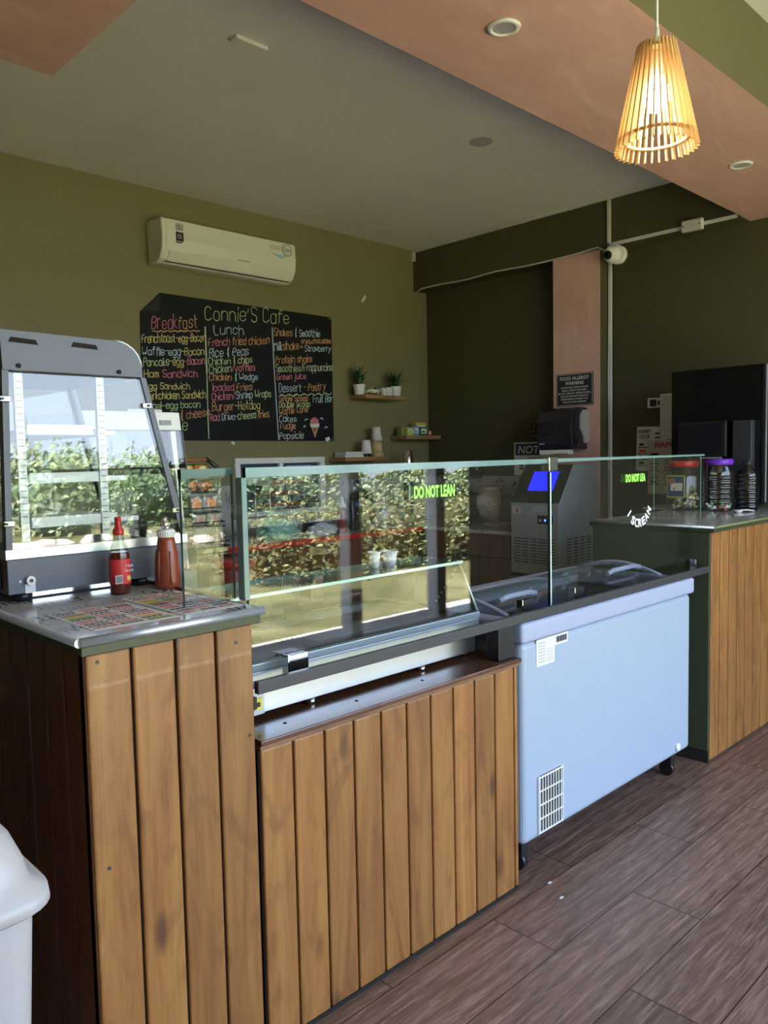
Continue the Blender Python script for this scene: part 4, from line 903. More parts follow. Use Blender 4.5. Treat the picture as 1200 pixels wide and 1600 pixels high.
def chalk(segs, x0, z0, x1, z1, h, parent, hw=.0027, y=4.9935, rnd=random.Random(4)):
    full = ''.join(s for s, _ in segs)
    adv = lambda c: 3 if c == ' ' else float(GLY[c].split(';')[0])+1.5
    tot = sum(adv(c) for c in full)-1.5; kx = (x1-x0)/tot; kz = h/6; cur = 0
    mb = MB()
    for s, col in segs:
        for c in s:
            if c != ' ':
                jz = rnd.uniform(-.3, .3); sc = rnd.uniform(.9, 1.12); sl = rnd.uniform(-.03, .10)
                for st in GLY[c].split(';')[1].split('/'):
                    P = []
                    for p in st.split():
                        px, pz = int(p[0]), (HX[p[1]] if p[1] in HX else int(p[1]))
                        zz = (pz*sc+jz)*kz; xx = (cur+px)*kx+sl*zz; f = (cur+px)/tot
                        P.append((x0+xx+rnd.uniform(-.0012, .0012), z0+(z1-z0)*f+zz+rnd.uniform(-.0012, .0012)))
                    if len(P) > 2:   # round the corners of the hand
                        Q = [P[0]]
                        for a, b, d in zip(P, P[1:], P[2:]): Q += [tuple(b[i]*.7+a[i]*.3 for i in (0, 1)), tuple(b[i]*.7+d[i]*.3 for i in (0, 1))]
                        P = Q+[P[-1]]
                    stroke(mb, P, CH[col], hw, y)
            cur += adv(c)
    o = mb.build('chalk_writing', parent); return o
for L in (
    ([("Connie'S Cafe", 'g')], 3.100, 2.481, 3.851, 2.525, 0.103),
    ([('Break', 'k'), ('fast', 'o')], 2.678, 2.373, 3.032, 2.414, 0.092),
    ([('Frenchtoast-egg-Bacon', 'y')], 2.601, 2.273, 3.094, 2.326, 0.057),
    ([('Waffle-egg', 'b'), ('-Bacon', 'y')], 2.601, 2.191, 3.080, 2.228, 0.055),
    ([('Pancake', 'g'), ('-egg', 'y'), ('-Bacon', 'k')], 2.606, 2.119, 3.083, 2.162, 0.055),
    ([('Ham', 'y'), (' Sandwich', 'k')], 2.610, 2.043, 3.018, 2.067, 0.052),
    ([('egg Sandwich', 'y')], 2.609, 1.965, 2.955, 1.978, 0.044),
    ([('Jerkchicken Sandwich', 'y')], 2.614, 1.894, 3.082, 1.922, 0.053),
    ([('Bagel-egg bacon', 'g')], 2.597, 1.823, 3.033, 1.855, 0.048),
    ([('& cheese', 'o')], 2.874, 1.760, 3.107, 1.797, 0.060),
    ([('e', 'g')], 2.885, 1.693, 2.925, 1.694, 0.072),
    ([('Lunch', 'b')], 3.167, 2.381, 3.425, 2.404, 0.073),
    ([('French ', 'k'), ('fried chicken', 'o')], 3.121, 2.294, 3.657, 2.355, 0.061),
    ([('Rice & Peas', 'b')], 3.125, 2.217, 3.465, 2.256, 0.063),
    ([('Chicken & chips', 'g')], 3.118, 2.160, 3.494, 2.201, 0.051),
    ([('Chicken', 'g'), ('/waffles', 'k')], 3.120, 2.100, 3.519, 2.146, 0.056),
    ([('Chicken', 'o'), (' & Wedge', 'b')], 3.118, 2.048, 3.539, 2.076, 0.049),
    ([('loaded ', 'k'), ('Fries', 'o')], 3.143, 1.974, 3.486, 1.997, 0.055),
    ([('Chicken/', 'k'), ('Shrimp', 'b'), (' Wraps', 'g')], 3.133, 1.905, 3.658, 1.952, 0.055),
    ([('Burger', 'o'), ('-Hotdog', 'y')], 3.134, 1.831, 3.551, 1.858, 0.059),
    ([('Rad ', 'k'), ('Driwa-', 'b'), ('cheesa ', 'g'), ('fries', 'o')], 3.113, 1.757, 3.636, 1.795, 0.052),
    ([('Shakes ', 'o'), ('& Smoothie', 'b')], 3.707, 2.420, 4.164, 2.451, 0.059),
    ([('oreo,chocolate', 'o')], 3.969, 2.385, 4.275, 2.410, 0.040),
    ([('Milk', 'b'), ('shake>', 'o')], 3.703, 2.307, 3.988, 2.342, 0.063),
    ([('Strawberry', 'b')], 4.005, 2.326, 4.273, 2.344, 0.047),
    ([('Protein shake', 'o')], 3.713, 2.212, 4.072, 2.244, 0.055),
    ([('Smoothies/', 'g'), ('Frappuccino', 'w')], 3.713, 2.144, 4.290, 2.192, 0.059),
    ([('Green juice', 'k')], 3.719, 2.082, 4.006, 2.110, 0.047),
    ([('Dessert', 'b'), (' - Pastry', 'o')], 3.740, 1.991, 4.208, 2.028, 0.063),
    ([('Single Scoop', 'o')], 3.738, 1.920, 4.023, 1.935, 0.042),
    ([('Fruit Bar', 'b')], 4.073, 1.920, 4.278, 1.934, 0.057),
    ([('Double Scoop', 'g')], 3.733, 1.872, 4.042, 1.892, 0.047),
    ([('Waffle Cone', 'o')], 3.734, 1.814, 4.015, 1.847, 0.055),
    ([('Cakes', 'b')], 3.732, 1.761, 3.900, 1.767, 0.048),
    ([('Fudge', 'o')], 3.740, 1.703, 3.889, 1.713, 0.050),
    ([('Popsicle', 'w')], 3.730, 1.629, 3.964, 1.635, 0.053),
): chalk(*L, cb)
def wavy(x0, z0, x1, z1, m, amp=.008, n=28): 
    mb = MB(); stroke(mb, [(x0+(x1-x0)*k/n, z0+(z1-z0)*k/n+amp*math.sin(k*1.6)) for k in range(n+1)], m, .004); mb.build('chalk_underline', cb)
wavy(2.683, 2.358, 3.051, 2.396, CH['o'], .004); wavy(3.74, 1.965, 4.271, 2.0, CH['g'])
mb = MB(); stroke(mb, [(3.098, 2.429), (3.099, 2.1), (3.095, 1.8), (3.096, 1.631)], CH['g'], .005); mb.build('chalk_line', cb)
mb = MB(); stroke(mb, [(3.69, 2.48), (3.695, 2.2), (3.708, 1.9), (3.719, 1.625)], CH['b'], .005); mb.build('chalk_line', cb)
mb = MB(); cx = 4.085
for k in range(9): stroke(mb, [(cx-.036+k*.009, 1.80-.0012*(k-4)**2), (cx-.036+k*.009, 1.755)], CH['k'], .006)
for k in range(9): stroke(mb, [(cx-.044+k*.011, 1.752), (cx-.040+k*.010, 1.728-.006*(k % 2))], CH['w'], .006)
stroke(mb, [(cx-.03, 1.722), (cx, 1.645), (cx+.032, 1.722)], CH['o'], .004)
for k in range(3): stroke(mb, [(cx-.022+k*.014, 1.718), (cx-.006+k*.008, 1.668)], CH['o'], .003); stroke(mb, [(cx+.024-k*.014, 1.718), (cx+.006-k*.006, 1.668)], CH['o'], .003)
for sx, sz, dx in ((-.10, 1.79, .03), (.09, 1.80, -.03), (-.115, 1.735, .02), (.10, 1.73, .035)): stroke(mb, [(cx+sx, sz-.012), (cx+sx+dx*.5, sz), (cx+sx+dx, sz-.006)], CH['w'], .004)
mb.build('chalk_drawing', cb)['label'] = 'chalk drawing of a pink ice cream cone'
for x, z, a, w_, h_, lab in ((4.655, 2.815, .9, .07, .026, 'small strip of pale tape stuck slanted on the olive wall'), (4.215, 1.628, .3, .045, .03, 'scrap of white tape on the lower right corner of the chalkboard'), (3.30, 1.598, -.4, .028, .02, 'white tape scrap just under the bottom edge of the chalkboard')):
    mb = MB(); mb.box(-w_/2, w_/2, -.0008, .0008, -h_/2, h_/2, m_paper, 0); o = mb.build('tape'); o.location = (x, 4.9905, z); o.rotation_euler = (0, -a, 0); tag(o, lab, 'tape')

# ------------------------------------------------------------------ wall air conditioner
ac = thing('air_conditioner', (3.3, 5.0, 2.8), 'white split air conditioner above the chalkboard', 'air conditioner')
AX0, AX1 = 2.672, 3.78
pf = [(4.998, 2.80), (4.998, 3.085), (4.82, 3.085), (4.798, 3.07), (4.79, 2.95), (4.80, 2.875), (4.835, 2.815), (4.88, 2.795)]
mb = MB(); mb.prism(pf, 'x', AX0, AX1, m_acw, bev=.010); mb.build('body', ac)
mb = MB(); mb.prism([(4.797, 2.876), (4.787, 2.95), (4.795, 3.072), (4.800, 3.072), (4.793, 2.95), (4.802, 2.878)], 'x', AX0+.03, AX1-.006, m_acw, bev=.001); mb.build('front_panel', ac)
mb = MB(); mb.prism([(4.802, 2.868), (4.836, 2.812), (4.832, 2.808), (4.797, 2.866)], 'x', AX0+.055, AX1-.05, m_acw); mb.build('louvre', ac)
mb = MB(); mb.prism([(4.843, 2.806), (4.870, 2.795), (4.868, 2.791), (4.84, 2.802)], 'x', AX0+.04, AX1-.05, m_whitep); mb.box(AX0+.04, AX1-.04, 4.838, 4.842, 2.800, 2.806, m_gap, 0); mb.build('outlet_strip', ac)
st = MB(); x = AX0+.10
st.box(x, x+.055, 4.7835, 4.786, 3.005, 3.05, colm('sticker_gray', (.40, .38, .36)), 0); st.box(x, x+.055, 4.7830, 4.786, 2.935, 2.995, m_ink, 0); st.box(x-.002, x+.04, 4.7832, 4.785, 2.922, 2.93, m_ink, 0)
st.text('5', (x+.012, 4.783, 3.012), (1, 0, 0), (0, 0, 1), .03, m_ink); st.text('12', (x+.012, 4.7825, 2.955), (1, 0, 0), (0, 0, 1), .024, m_paper)
st.build('sticker', ac)['label'] = 'grey and black energy stickers'
st = MB(); x = AX1-.085; st.cyl((x, 4.786, 3.02), (x, 4.783, 3.02), .045, colm('sticker_gray', (.40, .38, .36)), n=28); st.cyl((x, 4.7832, 3.02), (x, 4.7825, 3.02), .034, colm('sticker_pale', (.62, .64, .64)), n=28)
st.text('ION', (x-.024, 4.782, 3.008), (1, 0, 0), (0, 0, 1), .022, m_ink, width=.05)
st.prism([(x-.15, 2.985), (x-.03, 2.975), (x-.01, 2.965), (x-.06, 2.955)], 'y', 4.783, 4.786, colm('sticker_blue', (.30, .55, .65)))
for k in range(3): st.box(x-.16, x-.06, 4.7835, 4.7865, 3.035-k*.012, 3.038-k*.012, colm('sticker_gray', (.40, .38, .36)), 0)
st.build('sticker', ac)['label'] = 'round ION sticker with blue band'
mb = MB(); mb.box(3.26, 3.36, 4.789, 4.7925, 2.883, 2.890, colm('sticker_gray', (.40, .38, .36)), 0); mb.build('nameplate', ac)

# ------------------------------------------------------------------ right wall: signs, dispenser, papers, conduits, camera
UY = (0, -1, 0)      # reading direction on walls that face -x
sg = thing('allergy_sign', (5.278, 3.32, 1.83), 'black food allergy warning sign on the pink pillar', 'sign')
mb = MB(); mb.box(5.2745, 5.2795, 3.165, 3.490, 1.832, 2.078, m_ink, .002); mb.build('sign_plate', sg)
mb = MB(); X_ = 5.2738
for a in ((3.172, 3.483, 1.838, 1.841), (3.172, 3.483, 2.069, 2.072), (3.172, 3.175, 1.838, 2.072), (3.480, 3.483, 1.838, 2.072)): mb.box(X_, X_+.001, *a[:2], *a[2:], m_paper, 0)
for s_, z, h, w_ in (('FOOD ALLERGY', 2.030, .026, .255), ('WARNING', 1.993, .026, .160), ('OUR FOOD MAY CONTAIN OR HAVE', 1.967, .013, .24), ('COME IN CONTACT WITH WHEAT,', 1.945, .013, .225), ('FISH, SOY, PEANUTS, TREE NUTS, EGGS,', 1.923, .013, .285), ('SHELL FISH OR DAIRY PRODUCTS.', 1.901, .013, .24), ('PLEASE MAKE US AWARE IF YOU', 1.879, .013, .235), ('HAVE ANY FOOD ALLERGIES!', 1.857, .013, .205)):
    mb.text(s_, (X_, 3.3275, z), UY, (0, 0, 1), h, m_paper, width=w_, align='CENTER', bold=.02)
mb.build('lettering', sg)
td = thing('towel_dispenser', (5.2, 3.40, 1.5), 'dark paper towel dispenser on the pink pillar', 'dispenser')
pfl = [(5.278, 1.815), (5.15, 1.815), (5.085, 1.79), (5.055, 1.72), (5.05, 1.60), (5.065, 1.53), (5.10, 1.50), (5.278, 1.50)]
m_disp = plain('dispenser_smoke', (.022, .018, .028), .18)
mb = MB(); mb.prism([(x, z) for x, z in pfl], 'y', 3.215, 3.52, m_disp, bev=.012); mb.build('cover', td)
mb = MB(); mb.prism([(5.2785, 1.795), (5.20, 1.795), (5.165, 1.76), (5.16, 1.66), (5.20, 1.60), (5.215, 1.545), (5.2785, 1.56)], 'y', 3.199, 3.214, colm('dispenser_gray', (.42, .42, .43))); mb.build('side_plate', td)
mb = MB(); mb.box(5.06, 5.12, 3.24, 3.50, 1.466, 1.499, m_paper, .004); mb.face([(5.06, 3.25, 1.468), (5.03, 3.30, 1.475), (5.03, 3.45, 1.462), (5.06, 3.50, 1.468)], m_paper); mb.build('paper_towel', td)
mb = MB(); mb.cyl((5.11, 3.205, 1.56), (5.11, 3.215, 1.56), .022, m_black); mb.build('lever', td)
mb = MB(); mb.box(5.0488, 5.0498, 3.483, 3.49, 1.54, 1.553, m_paper, 0); mb.box(5.0488, 5.0498, 3.445, 3.48, 1.544, 1.549, m_paper, 0); mb.build('maker_mark', td)
ns = thing('notice_sign', (5.445, 3.80, 1.29), 'white wall sign headed NOTICE on blue beside the towel dispenser', 'sign')
mb = MB(); mb.box(5.443, 5.4495, 3.585, 4.020, 1.295, 1.570, m_paper, .002); mb.build('sign_plate', ns)
mb = MB(); mb.box(5.442, 5.4435, 3.60, 4.005, 1.462, 1.558, colm('notice_navy', (.02, .04, .16)), 0); mb.text('NOTICE', (5.4415, 3.80, 1.478), UY, (0, 0, 1), .065, m_paper, width=.36, align='CENTER', italic=.2, bold=.02); mb.build('header', ns)
mb = MB(); mb.text('EMPLOYEES', (5.4425, 3.875, 1.425), UY, (0, 0, 1), .022, m_ink, width=.2); mb.text('MUST WASH', (5.4425, 3.875, 1.39), UY, (0, 0, 1), .022, m_ink, width=.2); mb.text('HANDS', (5.4425, 3.875, 1.355), UY, (0, 0, 1), .022, m_ink, width=.12)
mb.ball((5.4425, 3.945, 1.385), .026, m_ink, 12, (.02, 1, .7)); mb.ball((5.4425, 3.945, 1.355), .02, m_ink, 12, (.02, 1.3, .5)); mb.build('lettering', ns)
bs = thing('hand_sign', (5.445, 3.76, 1.61), 'small brown wall sign with a hand pictogram left of the dispenser', 'sign')
mb = MB(); mb.box(5.4445, 5.4495, 3.645, 3.868, 1.612, 1.745, colm('sign_brown', (.14, .09, .055)), .002); mb.build('sign_plate', bs)
mb = MB(); mb.box(5.4435, 5.4447, 3.785, 3.855, 1.63, 1.725, m_ink, 0); mb.ball((5.4435, 3.82, 1.66), .022, colm('sign_brown', (.14, .09, .055)), 12, (.03, 1, .7)); mb.box(5.4428, 5.4437, 3.80, 3.835, 1.69, 1.71, colm('sign_brown', (.14, .09, .055)), 0)
for k in range(3): mb.box(5.4435, 5.4447, 3.66, 3.765, 1.705-k*.025, 1.713-k*.025, m_ink, 0)
mb.build('pictogram', bs)
m_dimp = m_paper
def poster(name, y0, y1, z0, z1, rot, m, X_, label, draw):
    t = thing(name, (X_, (y0+y1)/2, (z0+z1)/2), label, 'poster')
    mb = MB(); mb.box(X_-.0006, X_+.0006, y0, y1, z0, z1, m, 0); mb.build('sheet', t); mb = MB(); draw(mb, X_-.0012); mb.build('print', t); t.rotation_euler = (rot, 0, 0); return t
def items(mb, X_, y0, y1, z1, n, seed, dz):
    rnd = random.Random(seed); cs = [m_ink, colm('print_brown', (.35, .16, .07)), colm('print_gray', (.35, .35, .36)), colm('print_red', (.55, .05, .05))]
    for k in range(n):
        for c in range(2):
            ya = y0-(y0-y1)*c*.52; z = z1-k*dz
            mb.box(X_-.0002, X_, ya-.075, ya, z, z+.006, m_ink, 0); mb.box(X_-.0002, X_, ya-rnd.uniform(.04, .07), ya-.01, z+.014, z+.032, rnd.choice(cs), .003)
def d1(mb, X_):
    mb.text('HAPPY', (X_, 2.895, 1.605), UY, (0, 0, 1), .028, m_ink, width=.10, bold=.02); mb.text('HOUR', (X_, 2.888, 1.568), UY, (0, 0, 1), .028, m_ink, width=.085, bold=.02); items(mb, X_, 2.895, 2.68, 1.50, 4, 1, .045)
    for k in range(4): mb.box(X_-.0002, X_, 2.70, 2.765, 1.60-k*.03, 1.61-k*.03, m_ink, .001)
poster('happy_hour_poster', 2.672, 2.908, 1.33, 1.655, .03, m_paper, 5.4465, 'white HAPPY HOUR price poster taped to the dark wall', d1)
def d2(mb, X_):
    mb.text('HAPPY', (X_, 2.76, 1.50), UY, (0, 0, 1), .04, colm('print_magenta', (.45, .02, .12)), width=.18, bold=.03); items(mb, X_, 2.80, 2.60, 1.43, 5, 2, .05)
poster('happy_hour_poster', 2.59, 2.815, 1.165, 1.555, .0, colm('yellowed_paper', (.50, .46, .33)), 5.4435, 'yellowed poster with magenta heading overlapping the white one', d2)
def d3(mb, X_):
    for k in range(4): mb.box(X_-.0002, X_, 2.62, 2.70, 1.86-k*.018, 1.865-k*.018, colm('print_gray', (.35, .35, .36)), 0)
poster('price_sheet', 2.59, 2.722, 1.56, 1.885, 0, colm('print_pale2', (.55, .53, .52)), 5.4415, 'tall plain printed sheet at the left edge of the black fridge', d3)
def d4(mb, X_): mb.box(X_-.0002, X_, 2.75, 2.80, 1.80, 1.85, m_ink, .002); mb.box(X_-.0002, X_, 2.725, 2.74, 1.81, 1.84, m_ink, 0)
poster('wall_card', 2.724, 2.820, 1.79, 1.862, .02, m_paper, 5.4435, 'small white printed card taped above the HAPPY HOUR poster', d4)

m_trunk = plain('conduit_white', (.60, .59, .57), .4)
def conduit(name, boxes, label):
    mb = MB()
    for b in boxes: mb.box(*b, m_trunk, .002)
    tag(mb.build(name), label, 'conduit')
conduit('conduit', [(5.262, 5.279, 3.02, 3.045, 2.955, 3.315), (5.262, 5.279, 2.12, 3.045, 2.962, 2.985)], 'white surface conduit running down the beam and right along its edge')
conduit('conduit', [(5.385, 5.41, 3.085, 3.109, .0, 2.955)], 'white vertical conduit beside the pink pillar')
conduit('cornice_strip', [(5.255, 5.279, 2.12, 4.99, 3.295, 3.318)], 'pale cable strip between gray ceiling and dark beam')
conduit('conduit', [(5.255, 5.279, 4.965, 4.999, 3.22, 3.295)], 'short white conduit stub in the far ceiling corner')
mb = MB(); mb.box(5.225, 5.2615, 2.33, 2.47, 2.932, 3.005, m_trunk, .005); 
for y in (2.345, 2.455): mb.cyl((5.224, y, 2.968), (5.226, y, 2.968), .005, m_gap, n=10)
tag(mb.build('junction_box'), 'white junction box on the conduit along the beam', 'box')
mb = MB(); pts = [(5.273, 4.97, 2.93), (5.273, 4.90, 2.965)]+[(5.273, 4.9-k*.14, 2.962+.006*math.sin(k*1.3)) for k in range(1, 10)]+[(5.268, 3.52, 2.957), (5.268, 3.3, 2.962), (5.266, 3.12, 2.972), (5.262, 3.05, 2.93)]
mb.tube(pts, .006, m_trunk, 6); tag(mb.build('cable'), 'thin white cable clipped along the lower edge of the dark beam', 'cable')
mb = MB(); mb.tube([(5.378, 3.098, 2.9), (5.376, 3.096, 2.3), (5.36, 3.09, 2.05), (5.365, 3.09, 1.8), (5.378, 3.098, 1.5)], .004, m_trunk, 6); tag(mb.build('cable'), 'loose white cable hanging beside the vertical conduit', 'cable')
cm = thing('security_camera', (5.22, 3.0, 2.89), 'white dome security camera at the top of the pink pillar', 'camera')
mb = MB(); mb.cyl((5.279, 2.955, 2.885), (5.235, 2.955, 2.885), .066, m_whitep, n=28); mb.build('mount_base', cm)
mb = MB(); mb.ball((5.205, 2.97, 2.883), .06, m_whitep, 24); mb.build('dome', cm)
mb = MB(); d = Vector((-.82, .05, -.18)).normalized(); c0 = Vector((5.205, 2.97, 2.883)); mb.cyl(c0+d*.035, c0+d*.064, .030, m_black, n=24); mb.cyl(c0+d*.063, c0+d*.067, .016, m_blackgl, n=18); mb.build('lens', cm)

# ------------------------------------------------------------------ ice machine on its stand
im = thing('ice_machine', (4.85, 3.23, .61), 'stainless ice machine with blue screen beside the green counter', 'ice machine')
IX0, IX1, IY0, IY1, IZ0, IZ1 = 4.60, 5.10, 3.03, 3.43, .625, 1.395
side = [(IX0, IZ0), (IX1, IZ0), (IX1, IZ1), (IX0+.19, IZ1), (IX0+.01, 1.128), (IX0, 1.128)]
mb = MB(); mb.prism(side, 'y', IY0, IY1, m_icesteel, bev=.004); bd = mb.build('body', im)
nrm = Vector((-(IZ1-1.128), 0, .18)).normalized()
def onslope(y0, y1, s0, s1, off, m, th=.003):
    a, b = Vector((IX0+.01, 0, 1.128)), Vector((IX0+.19, 0, IZ1)); mb = MB()
    P = [a+(b-a)*s0+nrm*off, a+(b-a)*s1+nrm*off]
    Q = [p+nrm*th for p in P]
    vs = [(p.x, p.z) for p in (P[0], P[1], Q[1], Q[0])]; mb.prism(vs, 'y', y0, y1, m); return mb
pn = onslope(IY0+.002, IY1-.002, .0, .985, .001, m_blackgl, .008).build('front_panel', im)
onslope(3.115, 3.325, .30, .80, .010, emis('blue_screen', (.015, .02, .95), .75), .001).build('screen', pn)['label'] = 'glowing blue screen'
mb = MB(); mb.box(IX0-.004, IX0+.002, 3.03, 3.43, 1.118, 1.130, m_icesteel, .001); mb.build('trim', im)
mb = MB(); mb.box(IX0-.004, IX0, 3.075, 3.20, .985, 1.045, m_black, .004); cp = mb.build('control_panel', im)
mb = MB(); mb.ball((IX0-.005, 3.135, 1.012), .009, emis('blue_led', (.05, .2, 1), 1.2), 10, (.3, 1, 1)); mb.box(IX0-.0055, IX0-.004, 3.17, 3.185, 1.005, 1.018, m_whitep, 0); mb.build('indicator_light', cp)
mb = MB(); mb.box(IX0-.002, IX0, 3.35, 3.415, 1.05, 1.105, colm('sticker_cream', (.55, .50, .44)), 0); mb.box(IX0-.003, IX0-.001, 3.365, 3.385, 1.06, 1.09, colm('print_red2', (.35, .06, .04)), 0); mb.build('sticker', im)
mb = MB(); mb.box(IX0-.002, IX0, 3.09, 3.24, 1.07, 1.11, colm('sticker_silver', (.45, .46, .48)), 0)
for k in range(4): mb.box(IX0-.003, IX0-.001, 3.10, 3.22, 1.075+k*.007, 1.077+k*.007, colm('print_gray', (.35, .35, .36)), 0)
mb.build('sticker', im)
mb = MB()
for r in range(9):
    for c in range(5): y = 3.065+c*.07; z = .705+r*.021; mb.box(IX0-.0015, IX0+.0, y, y+.058, z, z+.008, m_gap, 0)
mb.build('vent_grille', im)
mb = MB()
for r in range(9):
    for c in range(4): x = 4.70+c*.085; z = .705+r*.021; mb.box(x, x+.06, IY0-.0015, IY0, z, z+.008, m_gap, 0)
mb.build('vent_grille', im)
for x in (4.64, 5.05):
    for y in (3.07, 3.39): mb = MB(); mb.cyl((x, y, .601), (x, y, .626), .018, m_black, n=14); mb.build('foot', im)
sp_ = thing('equipment_stand', (4.85, 3.2, 0), 'black speckled stand under the ice machine', 'stand')
m_speck = leafprint('speckled_black', (.012, .013, .014), (.06, .07, .06), 26, .4)
mb = MB(); mb.box(4.50, 5.12, 2.99, 3.45, .565, .600, m_speck, .003); mb.build('top', sp_)
mb = MB(); mb.box(4.53, 5.10, 3.02, 3.43, .0, .565, m_speck, .003); mb.build('body', sp_)
mb = MB(); mb.box(4.22, 4.49, 3.05, 3.40, .50, .53, m_ply, .003); mb.box(4.24, 4.27, 3.07, 3.38, 0, .50, m_pine_dark, .002); mb.box(4.44, 4.47, 3.07, 3.38, 0, .50, m_pine_dark, .002); tag(mb.build('wooden_stool'), 'low wooden stool in front of the ice machine stand', 'stool')

# ------------------------------------------------------------------ black fridge and jars on the right counter
bf = thing('glass_door_fridge', (4.85, 2.0, 1.128), 'black glossy countertop fridge at the right edge', 'fridge')
mb = MB(); mb.box(4.748, 5.20, 1.76, 2.30, 1.150, 1.965, m_blackgl, .004); mb.build('cabinet', bf)
mb = MB(); mb.box(4.748, 5.20, 1.735, 1.758, 1.16, 1.965, m_black, .004); fd = mb.build('door', bf)
mb = MB(); mb.box(4.752, 4.758, 1.730, 1.736, 1.17, 1.96, m_alu, .001); mb.build('door_edge', fd)
m_hedge_reflection = noisy('hedge_reflection', ((.4, (.002, .003, .0015)), (.55, (.005, .008, .003)), (.75, (.015, .024, .009))), 60)  # mirrored greenery painted into the colour of the fridge door
mb = MB(); mb.box(4.765, 5.19, 1.731, 1.735, 1.18, 1.955, m_hedge_reflection, 0); mb.build('door_glass', fd)
for x, z in ((4.79, 1.86), (4.79, 1.50)):  # flowers of that reflection, modelled on the door
    mb = MB()
    for k in range(10):
        a = k*.628; mb.face([(x+.008*math.cos(a-.3), 1.729, z+.008*math.sin(a-.3)), (x+.032*math.cos(a), 1.727, z+.032*math.sin(a)), (x+.008*math.cos(a+.3), 1.729, z+.008*math.sin(a+.3))], colm('reflected_sunflower', (.50, .33, .03)))
    mb.cyl((x, 1.7295, z), (x, 1.726, z), .011, colm('flower_brown', (.08, .03, .01)), n=14); mb.build('reflected_sunflower', fd)
mb = MB(); mb.box(4.772, 4.86, 1.7285, 1.7305, 1.635, 1.715, m_paper, 0); mb.box(4.79, 4.83, 1.727, 1.729, 1.652, 1.672, m_red, 0); mb.box(4.778, 4.788, 1.727, 1.729, 1.66, 1.67, colm('cap_blue', (.03, .08, .35)), 0)
for k in range(2): mb.box(4.78, 4.85, 1.727, 1.729, 1.69+k*.01, 1.694+k*.01, m_ink, 0)
mb.build('sticker', fd)
for x in (4.79, 5.16):
    for y in (1.80, 2.26): mb = MB(); mb.cyl((x, y, 1.1285), (x, y, 1.151), .016, m_black, n=12); mb.build('foot', bf)
ts = thing('reflection_screen', (4.66, 2.1, 1.128), 'dark screen shape added for the reflection on the black fridge side', 'screen')  # screen shape built to stand in for a reflection on the fridge
mb = MB(); mb.box(4.66, 4.685, 1.925, 2.215, 1.435, 1.645, m_black, .006); mb.build('bezel', ts)
mb = MB(); mb.box(4.6575, 4.660, 1.945, 2.195, 1.46, 1.63, colm('screen_dark', (.008, .010, .016), .1), 0); mb.build('screen', ts)
mb = MB(); mb.box(4.655, 4.672, 1.95, 2.08, 1.425, 1.434, m_alu, .002); mb.build('lower_edge', ts)
mb = MB(); mb.box(4.672, 4.69, 2.04, 2.10, 1.142, 1.45, m_black, .003); mb.box(4.61, 4.73, 1.99, 2.15, 1.1285, 1.142, m_black, .003); mb.build('stand', ts)
mb = MB(); mb.box(4.69, 4.742, 1.79, 1.90, 1.129, 1.645, colm('dark_slate', (.03, .033, .04), .4), .006); tag(mb.build('reflection_box'), 'dark slate upright box added for the reflection near the fridge edge', 'box')  # slab added in place of the grey part of that reflection

def jar(c, label, rb, h, capm, ribbed, bodym, caph=.032, capr=None):
    t = thing('plastic_jar', c, label, 'jar', 'big plastic jars on the right counter'); capr = capr or rb*.80
    P = [(rb*.82, 0), (rb*.97, .012)]
    if ribbed:
        n = 7
        for k in range(n): z = .02+(h*.70)*k/n; P += [(rb, z+.004), (rb, z+h*.05), (rb*.94, z+h*.062), (rb*.94, z+h*.085)]
    else: P += [(rb, .03), (rb, h*.72)]
    P += [(rb*.93, h*.84), (capr*.97, h*.93), (capr*.97, h)]
    mb = MB(); mb.lathe(c, P, bodym, n=36); b = mb.build('jar_body', t)
    mb = MB(); mb.lathe(c, [(capr, h*.965), (capr*1.03, h*.97), (capr*1.03, h*.965+caph), (capr*.97, h*.965+caph+.003)], capm, n=36)
    for k in range(40): a = k*math.pi/20; mb.cyl((c[0]+math.cos(a)*capr*1.03, c[1]+math.sin(a)*capr*1.03, c[2]+h*.972), (c[0]+math.cos(a)*capr*1.03, c[1]+math.sin(a)*capr*1.03, c[2]+h*.965+caph-.003), .0016, capm, n=5)
    mb.build('lid', t); return t, b
def candies(t, c, rb, z1, n, seed, cols):
    rnd = random.Random(seed); mb = MB()
    for k in range(n):
        a = rnd.uniform(0, 6.28); r = rb*math.sqrt(rnd.uniform(.3, 1)); z = c[2]+.012+rnd.uniform(0, z1)
        mb.ball((c[0]+r*math.cos(a), c[1]+r*math.sin(a), z), rnd.uniform(.007, .011), colm(*rnd.choice(cols), .3), 7, (1.3, 1, .8))
    o = mb.build('sweets', t); o['kind'] = 'stuff'
cj = (4.50, 2.10, 1.1285)
t, b = jar(cj, 'clear plastic sweet jar with red lid behind the end glass', .098, .262, m_red, False, m_clear)
candies(t, cj, .075, .085, 70, 1, [('sweet_gold', (.55, .42, .16)), ('sweet_cream', (.65, .58, .42)), ('sweet_brown', (.25, .13, .06))])
mb = MB(); mb.box(4.394, 4.397, 2.045, 2.155, 1.205, 1.335, colm('jar_label_gold', (.42, .45, .12)), .002); mb.box(4.3925, 4.3945, 2.052, 2.148, 1.213, 1.328, colm('jar_label_blue', (.05, .07, .15)), 0)
mb.box(4.3915, 4.393, 2.06, 2.13, 1.245, 1.29, colm('print_cream', (.65, .58, .48)), 0); mb.ball((4.392, 2.125, 1.30), .02, colm('jar_brown', (.35, .12, .05)), 12, (.05, 1, 1)); mb.ball((4.392, 2.11, 1.255), .012, m_ink, 10, (.05, .7, 1.2)); mb.build('jar_label', t)
cj = (4.50, 1.895, 1.1285)
